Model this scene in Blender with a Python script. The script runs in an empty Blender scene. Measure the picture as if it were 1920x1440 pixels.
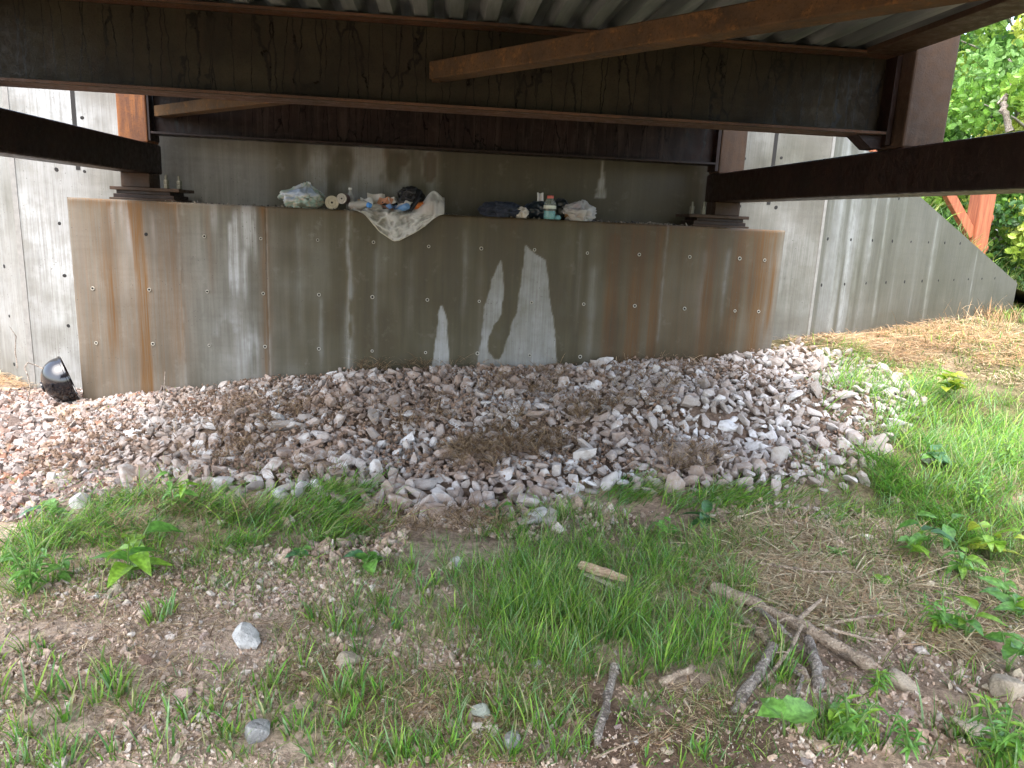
import bpy, bmesh, math, random
import numpy as np
from mathutils import Vector, Matrix
rng = np.random.default_rng(7); random.seed(7)
sc = bpy.context.scene
COL = sc.collection
# ---------------------------------------------------------------- camera, sky, sun, exposure
cam_d = bpy.data.cameras.new('camera'); cam = bpy.data.objects.new('camera', cam_d); COL.objects.link(cam)
cam_d.sensor_width = 36.0; cam_d.lens = 26.25; cam_d.clip_start = .05; cam_d.clip_end = 3000
_r = Vector((0.99460033, -0.09321073, 0.04562823)); _d = Vector((0.02387547, -0.2223569, -0.97467296)); _f = Vector((0.10099573, 0.97049944, -0.21893079))
m = Matrix.Identity(4)
for i in range(3):
    m[i][0] = _r[i]; m[i][1] = -_d[i]; m[i][2] = -_f[i]
m[2][3] = 1.5
cam.matrix_world = m
sc.camera = cam
SUN_DIR = Vector((-.25, -.50, 1.0)).normalized()
world = bpy.data.worlds.new("World"); sc.world = world; world.use_nodes = True
wn = world.node_tree; bg = wn.nodes['Background']
sky = wn.nodes.new('ShaderNodeTexSky'); sky.sky_type = 'NISHITA'; sky.sun_disc = False
sky.sun_elevation = math.asin(SUN_DIR.z); sky.sun_rotation = math.atan2(SUN_DIR.x, SUN_DIR.y)
sky.air_density = 1.0; sky.dust_density = 3.0; sky.ozone_density = 1.0
hs = wn.nodes.new('ShaderNodeHueSaturation'); hs.inputs['Saturation'].default_value = .72   # thin overcast: paler than a clear sky
wn.links.new(sky.outputs[0], hs.inputs['Color']); wn.links.new(hs.outputs[0], bg.inputs['Color']); bg.inputs['Strength'].default_value = .15
sun_d = bpy.data.lights.new('sun', 'SUN'); sun_d.energy = .6; sun_d.angle = math.radians(60); sun_d.color = (1, .97, .92)
sun = bpy.data.objects.new('sun', sun_d); COL.objects.link(sun); sun.rotation_euler = SUN_DIR.to_track_quat('Z', 'Y').to_euler()
vs = sc.view_settings; vs.view_transform = 'Standard'; vs.look = 'None'; vs.gamma = 1; vs.exposure = 2.62; vs.use_curve_mapping = False

# ---------------------------------------------------------------- helpers
CP = np.array([
 (-9,-4,0),(-6,0,0),(-3,1.8,0),(0,1.8,0),(0,0,0),(3,1.8,.01),(-1.1,3,0),(.5,3,0),(2,2.5,.02),(3.2,2.5,.05),(0,-4,0),(8,-4,.05),
 (-2.3,4,-.02),(-4,4,-.03),(-3,5,-.05),(-2.74,5.94,-.06),(-3.2,6.4,-.09),(-3.6,6.5,-.04),(-5,6.5,0),(-7,7,0),
 (-2.3,5.9,.0),(-1.955,5.9,.06),(-1.95,5.1,.02),(-1.2,5.9,.15),(-1.2,5,.11),(-1.2,4.3,.01),(-.5,5.9,.24),(-.5,5.1,.18),(-.5,4.4,.05),
 (.57,5.9,.28),(.57,5,.23),(.57,4.3,.07),(1.2,5.9,.33),(1.8,5.9,.38),(1.8,5,.31),(1.8,4.4,.11),(2.8,5.9,.47),(2.8,5.2,.37),(2.8,4.5,.15),
 (3.3,6.4,.53),(3.8,5.5,.33),(3.5,4.4,.15),(4.85,7.3,.53),(6.2,8.3,.54),(7.6,9.2,.58),(6,5.5,.38),(5,4,.2),(6,3,.15),(9,8,.62),(12,5,.5),(12,10,.8),
 (-12,8,0),(-1.2,3.6,0),(.6,3.6,.01),(2.4,3.4,.04),(0,7,.3),(30,30,.8),(30,-30,.2),(-30,-30,0),(-30,30,0)], float)
def hgt(x, y):
    x = np.asarray(x, float); y = np.asarray(y, float); num = np.zeros(x.shape); den = np.zeros(x.shape)
    for cx, cy, cz in CP:
        w = 1.0/((x-cx)**2+(y-cy)**2+.06)**2.2
        num += w*cz; den += w
    return num/den

D = 5.943; YW = 6.42; TOPZ = 1.488; WA = math.radians(33.5); JX = 3.342
def _h(ix, iy, iz, s):
    n = (ix*374761393 + iy*668265263 + iz*2147483647 + s*144665) & 0xffffffff
    n = ((n ^ (n >> 13))*1274126177) & 0xffffffff
    n = n ^ (n >> 16)
    return (n & 0xffff)/65535.0
def vn(x, y, z=0., s=0):
    x, y, z = np.broadcast_arrays(np.asarray(x, float), np.asarray(y, float), np.asarray(z, float))
    fx, fy, fz = np.floor(x), np.floor(y), np.floor(z)
    ix, iy, iz = fx.astype(np.int64), fy.astype(np.int64), fz.astype(np.int64)
    u, v, w = x-fx, y-fy, z-fz
    u, v, w = u*u*(3-2*u), v*v*(3-2*v), w*w*(3-2*w)
    o = 0
    for a in (0, 1):
        for b in (0, 1):
            for c in (0, 1):
                o = o + _h(ix+a, iy+b, iz+c, s)*(u if a else 1-u)*(v if b else 1-v)*(w if c else 1-w)
    return o
def fbm(x, y, z=0., s=0, o=4):
    t = 0; a = .5; n = 0
    for k in range(o):
        t = t + a*vn(np.asarray(x)*2**k, np.asarray(y)*2**k, np.asarray(z)*2**k, s+k*17); n += a; a *= .5
    return t/n
def sst(a, b, x):
    t = np.clip((x-a)/(b-a), 0, 1); return t*t*(3-2*t)

def mesh_np(name, V, Fs, mats, smooth=False, tint=None, attrs=None, midx=None):
    me = bpy.data.meshes.new(name)
    V = np.asarray(V, np.float32).reshape(-1, 3)
    Fs = [np.asarray(f, np.int32) for f in Fs if len(f)]
    me.vertices.add(len(V)); me.vertices.foreach_set('co', V.ravel())
    loops = np.concatenate([f.ravel() for f in Fs])
    tot = np.concatenate([np.full(len(f), f.shape[1], np.int32) for f in Fs])
    st = np.concatenate([[0], np.cumsum(tot)[:-1]]).astype(np.int32)
    me.loops.add(len(loops)); me.loops.foreach_set('vertex_index', loops)
    me.polygons.add(len(tot)); me.polygons.foreach_set('loop_start', st)
    if midx is not None: me.polygons.foreach_set('material_index', np.asarray(midx, np.int32))
    me.update(calc_edges=True)
    me.polygons.foreach_set('use_smooth', np.full(len(tot), smooth))
    for mt in (mats if isinstance(mats, (list, tuple)) else [mats]): me.materials.append(mt)
    a = dict(attrs or {})
    if tint is not None: a['tint'] = tint
    for k, c in a.items():
        c = np.asarray(c, np.float32)
        if c.shape[1] == 3: c = np.concatenate([c, np.ones((len(c), 1), np.float32)], 1)
        at = me.attributes.new(k, 'FLOAT_COLOR', 'POINT'); at.data.foreach_set('color', c.ravel())
    me.validate()
    return me
def link(name, me, parent=None, loc=None, rot=None, scale=None):
    o = bpy.data.objects.new(name, me); COL.objects.link(o)
    if parent is not None: o.parent = parent
    if loc is not None: o.location = loc
    if rot is not None: o.rotation_euler = rot
    if scale is not None: o.scale = scale
    return o
def tag(o, label=None, cat=None, group=None, kind=None):
    for k, v in (('label', label), ('category', cat), ('group', group), ('kind', kind)):
        if v: o[k] = v
    return o
def empty(name, loc, label, cat, group=None, rz=0):
    o = bpy.data.objects.new(name, None); COL.objects.link(o); o.location = loc; o.rotation_euler = (0, 0, rz)
    return tag(o, label, cat, group)

class MB:
    def __init__(s): s.v = []; s.f = []; s.m = []
    def add(s, V, F, mi=0):
        b = len(s.v); s.v += [tuple(p) for p in V]
        for f in F: s.f.append(tuple(b+i for i in f)); s.m.append(mi)
    def box(s, x0, y0, z0, x1, y1, z1, mi=0):
        V = [(x, y, z) for z in (z0, z1) for y in (y0, y1) for x in (x0, x1)]
        s.add(V, [(0, 2, 3, 1), (4, 5, 7, 6), (0, 1, 5, 4), (2, 6, 7, 3), (0, 4, 6, 2), (1, 3, 7, 5)], mi)
    def obox(s, A, B, w, h, up=(0, 0, 1), mi=0):
        A = Vector(A); B = Vector(B); d = (B-A).normalized(); r = d.cross(Vector(up)).normalized(); u = r.cross(d)
        V = [P+r*a*w/2+u*b*h/2 for P in (A, B) for a, b in ((-1, -1), (1, -1), (1, 1), (-1, 1))]
        s.add(V, [(3, 2, 1, 0), (4, 5, 6, 7), (0, 1, 5, 4), (1, 2, 6, 5), (2, 3, 7, 6), (3, 0, 4, 7)], mi)
    def tube(s, pts, rad, n=8, mi=0, cap=True):
        pts = [Vector(p) for p in pts]; rad = rad if hasattr(rad, '__len__') else [rad]*len(pts)
        V = []; F = []; ref = Vector((.3, .2, 1))
        for i, p in enumerate(pts):
            d = (pts[min(i+1, len(pts)-1)]-pts[max(i-1, 0)]).normalized()
            r = d.cross(ref)
            r = d.cross(Vector((1, 0, 0))) if r.length < .05 else r
            r.normalize(); u = r.cross(d)
            for k in range(n):
                a = 2*math.pi*k/n; V.append(p+(r*math.cos(a)+u*math.sin(a))*rad[i])
        for i in range(len(pts)-1):
            for k in range(n):
                a, b = i*n+k, i*n+(k+1) % n; F.append((a, b, b+n, a+n))
        if cap: F.append(tuple(range(n))[::-1]); F.append(tuple((len(pts)-1)*n+k for k in range(n)))
        s.add(V, F, mi)
    def lathe(s, prof, n=20, mi=0, mat=None, cap0=True, cap1=True):
        mat = mat or Matrix.Identity(4); V = []; F = []
        for r, z in prof:
            for k in range(n):
                a = 2*math.pi*k/n; V.append(mat @ Vector((r*math.cos(a), r*math.sin(a), z)))
        for i in range(len(prof)-1):
            for k in range(n):
                a, b = i*n+k, i*n+(k+1) % n; F.append((a, b, b+n, a+n))
        if cap0: F.append(tuple(range(n))[::-1])
        if cap1: F.append(tuple((len(prof)-1)*n+k for k in range(n)))
        s.add(V, F, mi)
    def mesh(s, name, mats, smooth=False, bevel=0, angle=None):
        me = bpy.data.meshes.new(name); me.from_pydata([tuple(v) for v in s.v], [], s.f)
        me.polygons.foreach_set('material_index', s.m)
        for mt in (mats if isinstance(mats, (list, tuple)) else [mats]): me.materials.append(mt)
        if bevel:
            bm = bmesh.new(); bm.from_mesh(me)
            bmesh.ops.remove_doubles(bm, verts=bm.verts, dist=1e-5)
            ed = [e for e in bm.edges if len(e.link_faces) == 2 and e.calc_face_angle(0) > .5]
            bmesh.ops.bevel(bm, geom=ed, offset=bevel, segments=2, affect='EDGES', profile=.5)
            bm.to_mesh(me); bm.free()
        me.polygons.foreach_set('use_smooth', [smooth]*len(me.polygons))
        if smooth and angle:
            try: me.set_sharp_from_angle(angle=angle)
            except Exception: pass
        return me
    def build(s, name, mats, parent=None, **k):
        return link(name, s.mesh(name, mats, **k), parent)

# ---------------------------------------------------------------- material helper
class NT:
    def __init__(s, name):
        s.m = bpy.data.materials.new(name); s.m.use_nodes = True; s.t = s.m.node_tree; s.b = s.t.nodes['Principled BSDF']; s.out = s.t.nodes['Material Output']
    def n(s, typ, **kw):
        nd = s.t.nodes.new(typ)
        for k, v in kw.items():
            if k.startswith('i_'): s.set(nd.inputs[k[2:].replace('_', ' ')], v)
            elif k.startswith('n_'): s.set(nd.inputs[int(k[2:])], v)
            else: setattr(nd, k, v)
        return nd
    def set(s, inp, v):
        if isinstance(v, bpy.types.NodeSocket): s.t.links.new(v, inp)
        elif isinstance(v, bpy.types.Node): s.t.links.new(v.outputs[0], inp)
        else:
            if hasattr(inp.default_value, '__len__') and hasattr(v, '__len__') and len(inp.default_value) == 4 and len(v) == 3: v = (*v, 1)
            inp.default_value = v
    def obj(s): return s.n('ShaderNodeTexCoord').outputs['Object']
    def pos(s): return s.n('ShaderNodeNewGeometry').outputs['Position']
    def mp(s, src, scale=(1, 1, 1), loc=(0, 0, 0)): return s.n('ShaderNodeMapping', n_0=src, n_1=loc, n_3=scale).outputs[0]
    def noise(s, src, scale, det=4, rough=.55, dist=0): return s.n('ShaderNodeTexNoise', n_0=src, i_Scale=scale, i_Detail=det, i_Roughness=rough, i_Distortion=dist).outputs[0]
    def ramp(s, fac, a, b, va=0., vb=1.):
        return s.n('ShaderNodeMapRange', interpolation_type='SMOOTHSTEP', n_0=fac, n_1=a, n_2=b, n_3=va, n_4=vb).outputs[0]
    def mix(s, fac, a, b, typ='MIX'):
        nd = s.n('ShaderNodeMix', data_type='RGBA', blend_type=typ); s.set(nd.inputs[0], fac); s.set(nd.inputs[6], a); s.set(nd.inputs[7], b); return nd.outputs[2]
    def math(s, op, a, b=0.): return s.n('ShaderNodeMath', operation=op, n_0=a, n_1=b).outputs[0]
    def attr(s, name): return s.n('ShaderNodeAttribute', attribute_name=name)
    def bump(s, h, strength=.3, dist=.01): s.set(s.b.inputs['Normal'], s.n('ShaderNodeBump', i_Height=h, i_Strength=strength, i_Distance=dist).outputs[0])
    def P(s, **k):
        for a, v in k.items(): s.set(s.b.inputs[a.replace('_', ' ')], v)
        return s.m
def simple(name, col, rough=.5, var=.25, scale=30, bump=.2, metallic=0., spec=.5):
    t = NT(name); n = t.noise(t.obj(), scale, 4)
    c = t.mix(n, [x*(1-var) for x in col], [min(1, x*(1+var)) for x in col])
    if bump: t.bump(n, bump, .004)
    return t.P(Base_Color=c, Roughness=rough, Metallic=metallic, Specular_IOR_Level=spec)

def concrete_mat():
    t = NT('concrete'); o = t.pos()
    st = t.attr('stain'); sep = t.n('ShaderNodeSeparateColor', n_0=st.outputs['Color']); wet, rust, white = sep.outputs[0], sep.outputs[1], sep.outputs[2]; olive = st.outputs['Alpha']
    n1 = t.noise(o, 1.7, 5, .6); n2 = t.noise(t.mp(o, (38, 30, 1.6)), 1, 4, .6); n3 = t.noise(o, 70, 3, .6); n4 = t.noise(t.mp(o, (1.3, 1.3, 26)), 1, 3, .5)
    c = t.mix(t.ramp(n1, .3, .7), (.15, .146, .128), (.225, .22, .20))
    c = t.mix(t.ramp(n2, .35, .75, 0, .5), c, (.29, .285, .265))
    c = t.mix(t.ramp(n4, .45, .8, 0, .3), c, (.13, .126, .11))
    c = t.mix(t.ramp(n3, .55, .75, 0, .35), c, (.11, .105, .09))
    c = t.mix(olive, c, t.mix(n2, (.074, .063, .026), (.140, .121, .058)))  # olive darkened beyond the stain itself to hold under-deck shade in its colour
    n5 = t.noise(t.mp(o, (150, 120, 2.5)), 1, 3, .6); n6 = t.noise(o, 9, 5, .65)
    c = t.mix(t.ramp(n6, .5, .72, 0, .4), c, (.13, .125, .105)); c = t.mix(t.ramp(n6, .28, .42, .35, 0), c, (.30, .295, .275))
    white = t.math('MULTIPLY', white, t.ramp(t.math('ADD', n5, n6), .75, 1.2, .45, 1.25)); rust = t.math('MULTIPLY', rust, t.ramp(t.math('ADD', n5, t.math('MULTIPLY', n2, .6)), .6, 1.0, .62, 1.2))
    c = t.mix(white, c, t.mix(n2, (.35, .37, .385), (.58, .60, .615)))
    rc = t.mix(n5, (.085, .046, .013), (.20, .092, .018))
    rust.node.use_clamp = True; white.node.use_clamp = True
    c = t.mix(rust, c, rc)
    wc = t.mix(1.0, c, (.36, .345, .28), 'MULTIPLY')
    c = t.mix(wet, c, wc)
    h = t.math('ADD', t.math('MULTIPLY', n3, .6), t.math('MULTIPLY', n2, .5))
    t.bump(h, .25, .006)
    vor = t.n('ShaderNodeTexVoronoi', n_0=o, i_Scale=34.0)
    pit = t.ramp(vor.outputs['Distance'], .09, .13)
    pm = t.ramp(t.noise(o, 5, 2), .52, .6)
    pit = t.math('MAXIMUM', pit, t.math('SUBTRACT', 1., pm))
    c = t.mix(pit, (.05, .047, .04), c)
    return t.P(Base_Color=c, Roughness=t.math('SUBTRACT', .85, t.math('MULTIPLY', wet, .38)), Specular_IOR_Level=.4)
M_CONC = concrete_mat()

def steel_mat(name, c0, c1, c2, rough=.5, drips=False, streak=True, spec=.22):
    t = NT(name); o = t.pos()
    n1 = t.noise(o, 3.2, 5, .65); n2 = t.noise(t.mp(o, (26, 26, 2.2)), 1, 4, .6); n3 = t.noise(o, 120, 3, .7); n4 = t.noise(o, 22, 4, .7)
    c = t.mix(t.ramp(n1, .3, .7), c0, c1)
    if streak: c = t.mix(t.ramp(n2, .45, .75, 0, .8), c, c2)
    c = t.mix(t.ramp(n4, .5, .75, 0, .5), c, c2)
    c = t.mix(t.ramp(n3, .52, .7, 0, .5), c, [x*.35 for x in c0])
    r = t.ramp(n4, .3, .7, rough-.12, rough+.18)
    if drips:
        w = t.noise(o, 9, 3, .6)
        p = t.n('ShaderNodeVectorMath', operation='ADD', n_0=t.mp(o, (15, 15, 1.6)), n_1=t.n('ShaderNodeVectorMath', operation='SCALE', n_0=t.n('ShaderNodeTexNoise', n_0=t.mp(o, (20, 20, 20)), i_Scale=1., i_Detail=3.).outputs['Color'], i_Scale=.30).outputs[0]).outputs[0]
        v = t.n('ShaderNodeTexVoronoi', feature='DISTANCE_TO_EDGE', n_0=p, i_Scale=1.)
        line = t.ramp(v.outputs['Distance'], .008, .045)
        msk = t.ramp(n1, .30, .48)
        line = t.math('MAXIMUM', line, t.math('SUBTRACT', 1., msk))
        c = t.mix(line, [x*.5 for x in c0], c)
        r = t.math('MULTIPLY', r, t.ramp(line, 0, 1, .6, 1.))
    t.bump(t.math('ADD', n3, n4), .3, .004)
    return t.P(Base_Color=c, Roughness=r, Specular_IOR_Level=.12 if drips else spec)
M_WEB = steel_mat('steel_web', (.013, .0105, .006), (.029, .024, .0125), (.022, .015, .0085), .5, True)
M_FLANGE = steel_mat('steel_flange', (.045, .024, .014), (.085, .042, .023), (.13, .06, .026), .6, False, False)
M_CHORD = steel_mat('steel_chord', (.010, .005, .004), (.018, .008, .006), (.024, .014, .009), .42)
M_POST = steel_mat('steel_post', (.08, .034, .018), (.14, .055, .022), (.26, .10, .028), .5)
M_POST_D = steel_mat('steel_post_dark', (.030, .018, .011), (.05, .029, .017), (.06, .034, .02), .55)
M_BRACE = steel_mat('steel_brace', (.034, .022, .012), (.085, .047, .02), (.20, .095, .03), .9, False, False)
M_BEAM2 = steel_mat('steel_web_back', (.010, .0055, .0045), (.020, .010, .0075), (.045, .032, .026), .42, True)
t = NT('galvanised'); o = t.pos(); n = t.noise(t.mp(o, (14, 1.2, 14)), 1, 4, .6); n2 = t.noise(o, 60, 3)
M_DECK = t.P(Base_Color=t.mix(t.ramp(n, .3, .75), (.10, .115, .108), t.mix(n2, (.20, .22, .21), (.30, .32, .31))), Metallic=.25, Roughness=.5)
M_BOLT = simple('bolt_zinc', (.11, .11, .085), .5, .35, 60, .2, .3)
M_HOLE = simple('hole_dark', (.012, .011, .01), .9, .2)
M_RIM = simple('hole_rim', (.38, .36, .30), .8, .2, 60)
M_JOINT = simple('joint_filler', (.015, .014, .013), .9, .2)

def tint_mat(name, rough=.6, trans=0., var=.3, spec=.35, nsc=60):
    t = NT(name); a = t.attr('tint').outputs['Color']; n = t.noise(t.pos(), nsc, 3)
    c = t.mix(t.ramp(n, .3, .7), t.mix(1., a, (1-var,)*3, 'MULTIPLY'), t.mix(1., a, (1+var,)*3, 'MULTIPLY'))
    t.P(Base_Color=c, Roughness=rough, Specular_IOR_Level=spec)
    if trans:
        tr = t.n('ShaderNodeBsdfTranslucent', n_0=c); mx = t.n('ShaderNodeMixShader', n_0=trans, n_1=t.b.outputs[0], n_2=tr.outputs[0])
        t.t.links.new(mx.outputs[0], t.out.inputs[0])
    return t.m
M_GRASS = tint_mat('grass_blade', .45, .47, .25, .35)
M_STRAW = tint_mat('straw', .7, .15, .3, .3)
M_LEAF = tint_mat('leaf', .38, .35, .3, .5, 60)
M_PEB = tint_mat('pebble', .8, 0, .3, .3, 90)
def stone_mat(name, use_obj):
    t = NT(name); o = t.pos()
    a = t.n('ShaderNodeObjectInfo').outputs['Random'] if use_obj else t.attr('tint').outputs['Fac']
    cr = t.n('ShaderNodeValToRGB', n_0=a); e = cr.color_ramp
    cols = [(0, (.27, .235, .205)), (.2, (.40, .355, .32)), (.4, (.33, .28, .245)), (.55, (.48, .445, .41)), (.75, (.66, .645, .625)), (1, (.37, .33, .295))]
    e.elements[0].position = 0; e.elements[0].color = (*cols[0][1], 1); e.elements[1].position = 1; e.elements[1].color = (*cols[-1][1], 1)
    for p, c in cols[1:-1]: el = e.elements.new(p); el.color = (*c, 1)
    n = t.noise(o, 28, 5, .65); n2 = t.noise(o, 150, 3, .7)
    c = t.mix(t.ramp(n, .42, .72, 0, .65), cr.outputs[0], (.28, .225, .185))
    c = t.mix(t.ramp(n2, .5, .75, 0, .45), c, (.68, .66, .63))
    dirt = t.ramp(t.noise(o, 1.9, 4, .65), .39, .57, 0, .9)
    px_ = t.n('ShaderNodeSeparateXYZ', n_0=o).outputs[0]; dirt = t.math('MULTIPLY', dirt, t.ramp(px_, .7, 2.3, 1., .45))   # less soil was thrown on the right end of the pile
    c = t.mix(t.math('MULTIPLY', dirt, t.ramp(n, .25, .6)), c, (.30, .21, .155))
    t.bump(t.math('ADD', n, t.math('MULTIPLY', n2, .5)), .5, .008)
    return t.P(Base_Color=c, Roughness=.85, Specular_IOR_Level=.3)
M_STONE = stone_mat('limestone', True); M_STONE_S = stone_mat('limestone_mass', False)
def bark_mat(name, c0, c1, c2, fl=.75):
    t = NT(name); o = t.pos(); n = t.noise(o, 40, 5, .7, 1.); n2 = t.noise(t.mp(o, (70, 70, 70)), 1, 4, .7, .6); v = t.n('ShaderNodeTexVoronoi', n_0=o, i_Scale=75.0, feature='DISTANCE_TO_EDGE')
    c = t.mix(t.ramp(n, .35, .65), c0, c1); c = t.mix(t.ramp(n2, .5, .68), c, c2)
    c = t.mix(t.ramp(v.outputs['Distance'], .02, .09, fl, 0), c, (.05, .04, .03))
    c = t.mix(t.ramp(t.noise(o, 16, 3), .56, .64, 0, .7), c, (.09, .07, .055))
    t.bump(t.math('ADD', n, t.math('MULTIPLY', v.outputs['Distance'], 2.)), .8, .006); return t.P(Base_Color=c, Roughness=.9, Specular_IOR_Level=.25)
M_BARK = bark_mat('bark', (.26, .19, .13), (.42, .33, .24), (.54, .44, .33), .15); M_BARKG = bark_mat('bark_grey', (.19, .155, .125), (.38, .325, .27), (.52, .465, .40), .5)
M_TRUNK = simple('trunk', (.30, .27, .23), .9, .4, 20, .5)
t = NT('stained_timber'); o = t.obj(); n = t.noise(t.mp(o, (30, 30, 1.5)), 1, 5, .6, 1.2)
t.bump(n, .3, .004)
M_TIMBER = t.P(Base_Color=t.mix(t.ramp(n, .3, .7), (.22, .06, .025), (.40, .13, .055)), Roughness=.6)
def fm(name, col, rough=.6, var=.35, sc_=25): return simple(name, col, rough, var, sc_, .3)

# ---------------------------------------------------------------- ground sheet
# outline of the rubble pile on the ground
EDGE = [(-2.212, 4.035), (-1.765, 4.157), (-1.121, 3.915), (-0.710, 3.809), (-0.303, 3.606), (-0.055, 3.407), (0.241, 3.620), (0.497, 3.432), (0.729, 3.872), (1.146, 3.852), (1.510, 3.762), (1.983, 3.856), (2.477, 3.999), (2.890, 4.477), (3.290, 4.827), (3.470, 5.030), (3.779, 5.628), (3.728, 5.941), (3.326, 5.933), (3.035, 6.119), (2.85, 5.93), (-2.74, 5.93), (-2.714, 5.586)]
EDGE = np.array(EDGE)
def inside(px, py, poly):
    r = np.zeros(px.shape, bool); j = len(poly)-1
    for i in range(len(poly)):
        xi, yi = poly[i]; xj, yj = poly[j]
        c_ = ((yi > py) != (yj > py)) & (px < (xj-xi)*(py-yi)/(yj-yi+1e-12)+xi); r ^= c_; j = i
    return r
def inside_pile(x, y): return inside(x, y, EDGE).astype(float)
def axis(lo, hi, step, far):
    a = list(np.arange(lo, hi+1e-6, step)); d = step; p = hi
    while p < far: d *= 1.28; p += d; a.append(p)
    d = step; p = lo; b = []
    while p > -far: d *= 1.28; p -= d; b.append(p)
    return np.array(b[::-1]+a)
def soil_bump(x, y): return (fbm(x*3.1, y*3.1, 0, 3, 4)-.5)*.05+(fbm(x*14, y*14, 0, 9, 3)-.5)*.03
def gz(x, y): return hgt(x, y)+soil_bump(x, y)*sst(14, 9, np.hypot(x, np.asarray(y)-4))
gx = axis(-4.5, 6.5, .035, 900); gy = axis(.6, 8.2, .035, 900)
X, Y = np.meshgrid(gx, gy); x, y = X.ravel(), Y.ravel()
z = gz(x, y)
n1 = fbm(x*1.1, y*1.1, 0, 21, 4); n2 = fbm(x*6, y*6, 0, 31, 4)
soil = np.array([.40, .285, .205])[None]*(.55+.9*n2[:, None])
dry = np.array([.52, .405, .31])[None]*(.7+.6*n2[:, None])
mud = np.array([.17, .115, .08])[None]*(.7+.6*n2[:, None])
litter = np.array([.15, .135, .06])[None]*(.6+.8*n2[:, None])
def blob(cx, cy, rx, ry): return np.exp(-(((x-cx)/rx)**2+((y-cy)/ry)**2))
wdry = np.clip(sst(.42, .6, n1+.22*blob(*(-0.966, 2.288), .9, .7)+.12*blob(*(-0.614, 2.620), .7, .5)), 0, 1)[:, None]
c = soil*(1-wdry)+dry*wdry
mx, my = (0.714, 1.846)
wm = np.clip(1.5*blob(mx, my, .33, .28)+1.2*blob(*(0.497, 3.432), .6, .2)+blob(*(-0.388, 3.209), .3, .12)+.8*blob(*(1.430, 2.266), .2, .15), 0, 1)[:, None]*sst(.3, .55, n2)[:, None]
wm = np.clip(wm*1.3, 0, 1)
c = c*(1-wm)+mud*wm
wl = np.clip(sst(1.2, 3, x)*sst(.3, .55, n1)+sst(3.5, 5.5, x), 0, 1)[:, None]
c = c*(1-wl)+litter*wl
wp = inside_pile(x, y)[:, None]
c = c*(1-wp)+np.array([.17, .12, .088])[None]*(.6+.8*n2[:, None])*wp
wf = sst(10, 25, np.hypot(x, y))[:, None]
c = c*(1-wf)+np.array([.09, .13, .045])*wf
nx, ny = len(gx), len(gy)
idx = np.arange(nx*ny).reshape(ny, nx)
F = np.stack([idx[:-1, :-1], idx[:-1, 1:], idx[1:, 1:], idx[1:, :-1]], -1).reshape(-1, 4)
t = NT('soil'); a = t.attr('tint').outputs['Color']; o = t.pos(); nn = t.noise(o, 38, 5, .7); nf = t.noise(o, 160, 4, .7)
cc = t.mix(t.ramp(nn, .3, .7), t.mix(1., a, (.55, .53, .5), 'MULTIPLY'), t.mix(1., a, (1.35, 1.33, 1.3), 'MULTIPLY'))
cc = t.mix(t.ramp(nf, .62, .72, 0, .5), cc, (.44, .38, .33))
t.bump(t.math('ADD', nn, t.math('MULTIPLY', nf, .6)), .8, .02)
M_SOIL = t.P(Base_Color=cc, Roughness=.9, Specular_IOR_Level=.25)
tag(link('ground', mesh_np('ground', np.stack([x, y, z], 1), [F], M_SOIL, True, c)), kind='structure')

# ---------------------------------------------------------------- abutment
def grid_wall(x0, x1, z0f, z1f, y, step, stain_fn, relief=None, depth=.4, name='wall', flip=False):
    """vertical slab whose front face is a fine grid; z0f / z1f give the lower and upper edge"""
    nu = max(2, int(round((x1-x0)/step))+1); u = np.linspace(x0, x1, nu); lo = z0f(u); hi = z1f(u)
    nv = max(2, int(round((hi.max()-lo.min())/step))+1); tt = np.linspace(0, 1, nv)
    U = np.broadcast_to(u, (nv, nu)); Z = lo[None]+(hi-lo)[None]*tt[:, None]
    yy = np.full(U.shape, y)
    if relief is not None: yy = yy-relief(U, Z)
    st = stain_fn(U, Z)
    V = np.stack([U, yy, Z], -1).reshape(-1, 3); S = st.reshape(-1, 4)
    ix = np.arange(nu*nv).reshape(nv, nu)
    F = np.stack([ix[:-1, :-1], ix[:-1, 1:], ix[1:, 1:], ix[1:, :-1]], -1).reshape(-1, 4)
    # rim: top, ends, back
    ring = np.concatenate([ix[0, :-1], ix[:-1, -1], ix[-1, :0:-1], ix[:0:-1, 0]])
    B = V[ring].copy(); B[:, 1] = y+depth
    b0 = len(V); n = len(ring); V = np.concatenate([V, B]); 
    sb = S[ring]*np.array([.25, .6, 1, .2]); S = np.concatenate([S, sb])
    k = np.arange(n); k2 = (k+1) % n
    F2 = np.stack([ring[k], b0+k, b0+k2, ring[k2]], 1)
    bk = (b0+np.arange(n))[None, ::-1]
    return mesh_np(name, V, [F, F2, bk], M_CONC, False, None, {'stain': S})
const = lambda v: (lambda u: np.full(np.shape(u), float(v)))
def gau(x, c, w): return np.exp(-((x-c)/w)**2)
def wob(z, s, a=.03, f=3.): return (fbm(z*f, z*0+s*3.7, 0, int(s) % 97, 3)-.5)*2*a
def streak(x, z, cx, w, zt, zb, amp, s, a=.012, fade=.25):
    zt, zb = max(zt, zb), min(zt, zb)
    return 1.25*amp*gau(x-wob(z, s, a), cx, w)*sst(zb-fade*.3, zb+fade, z)*sst(zt+.04, zt-.04, z)*(.55+.75*fbm(x*55, z*2.2, 0, int(s)+5, 3))
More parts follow.
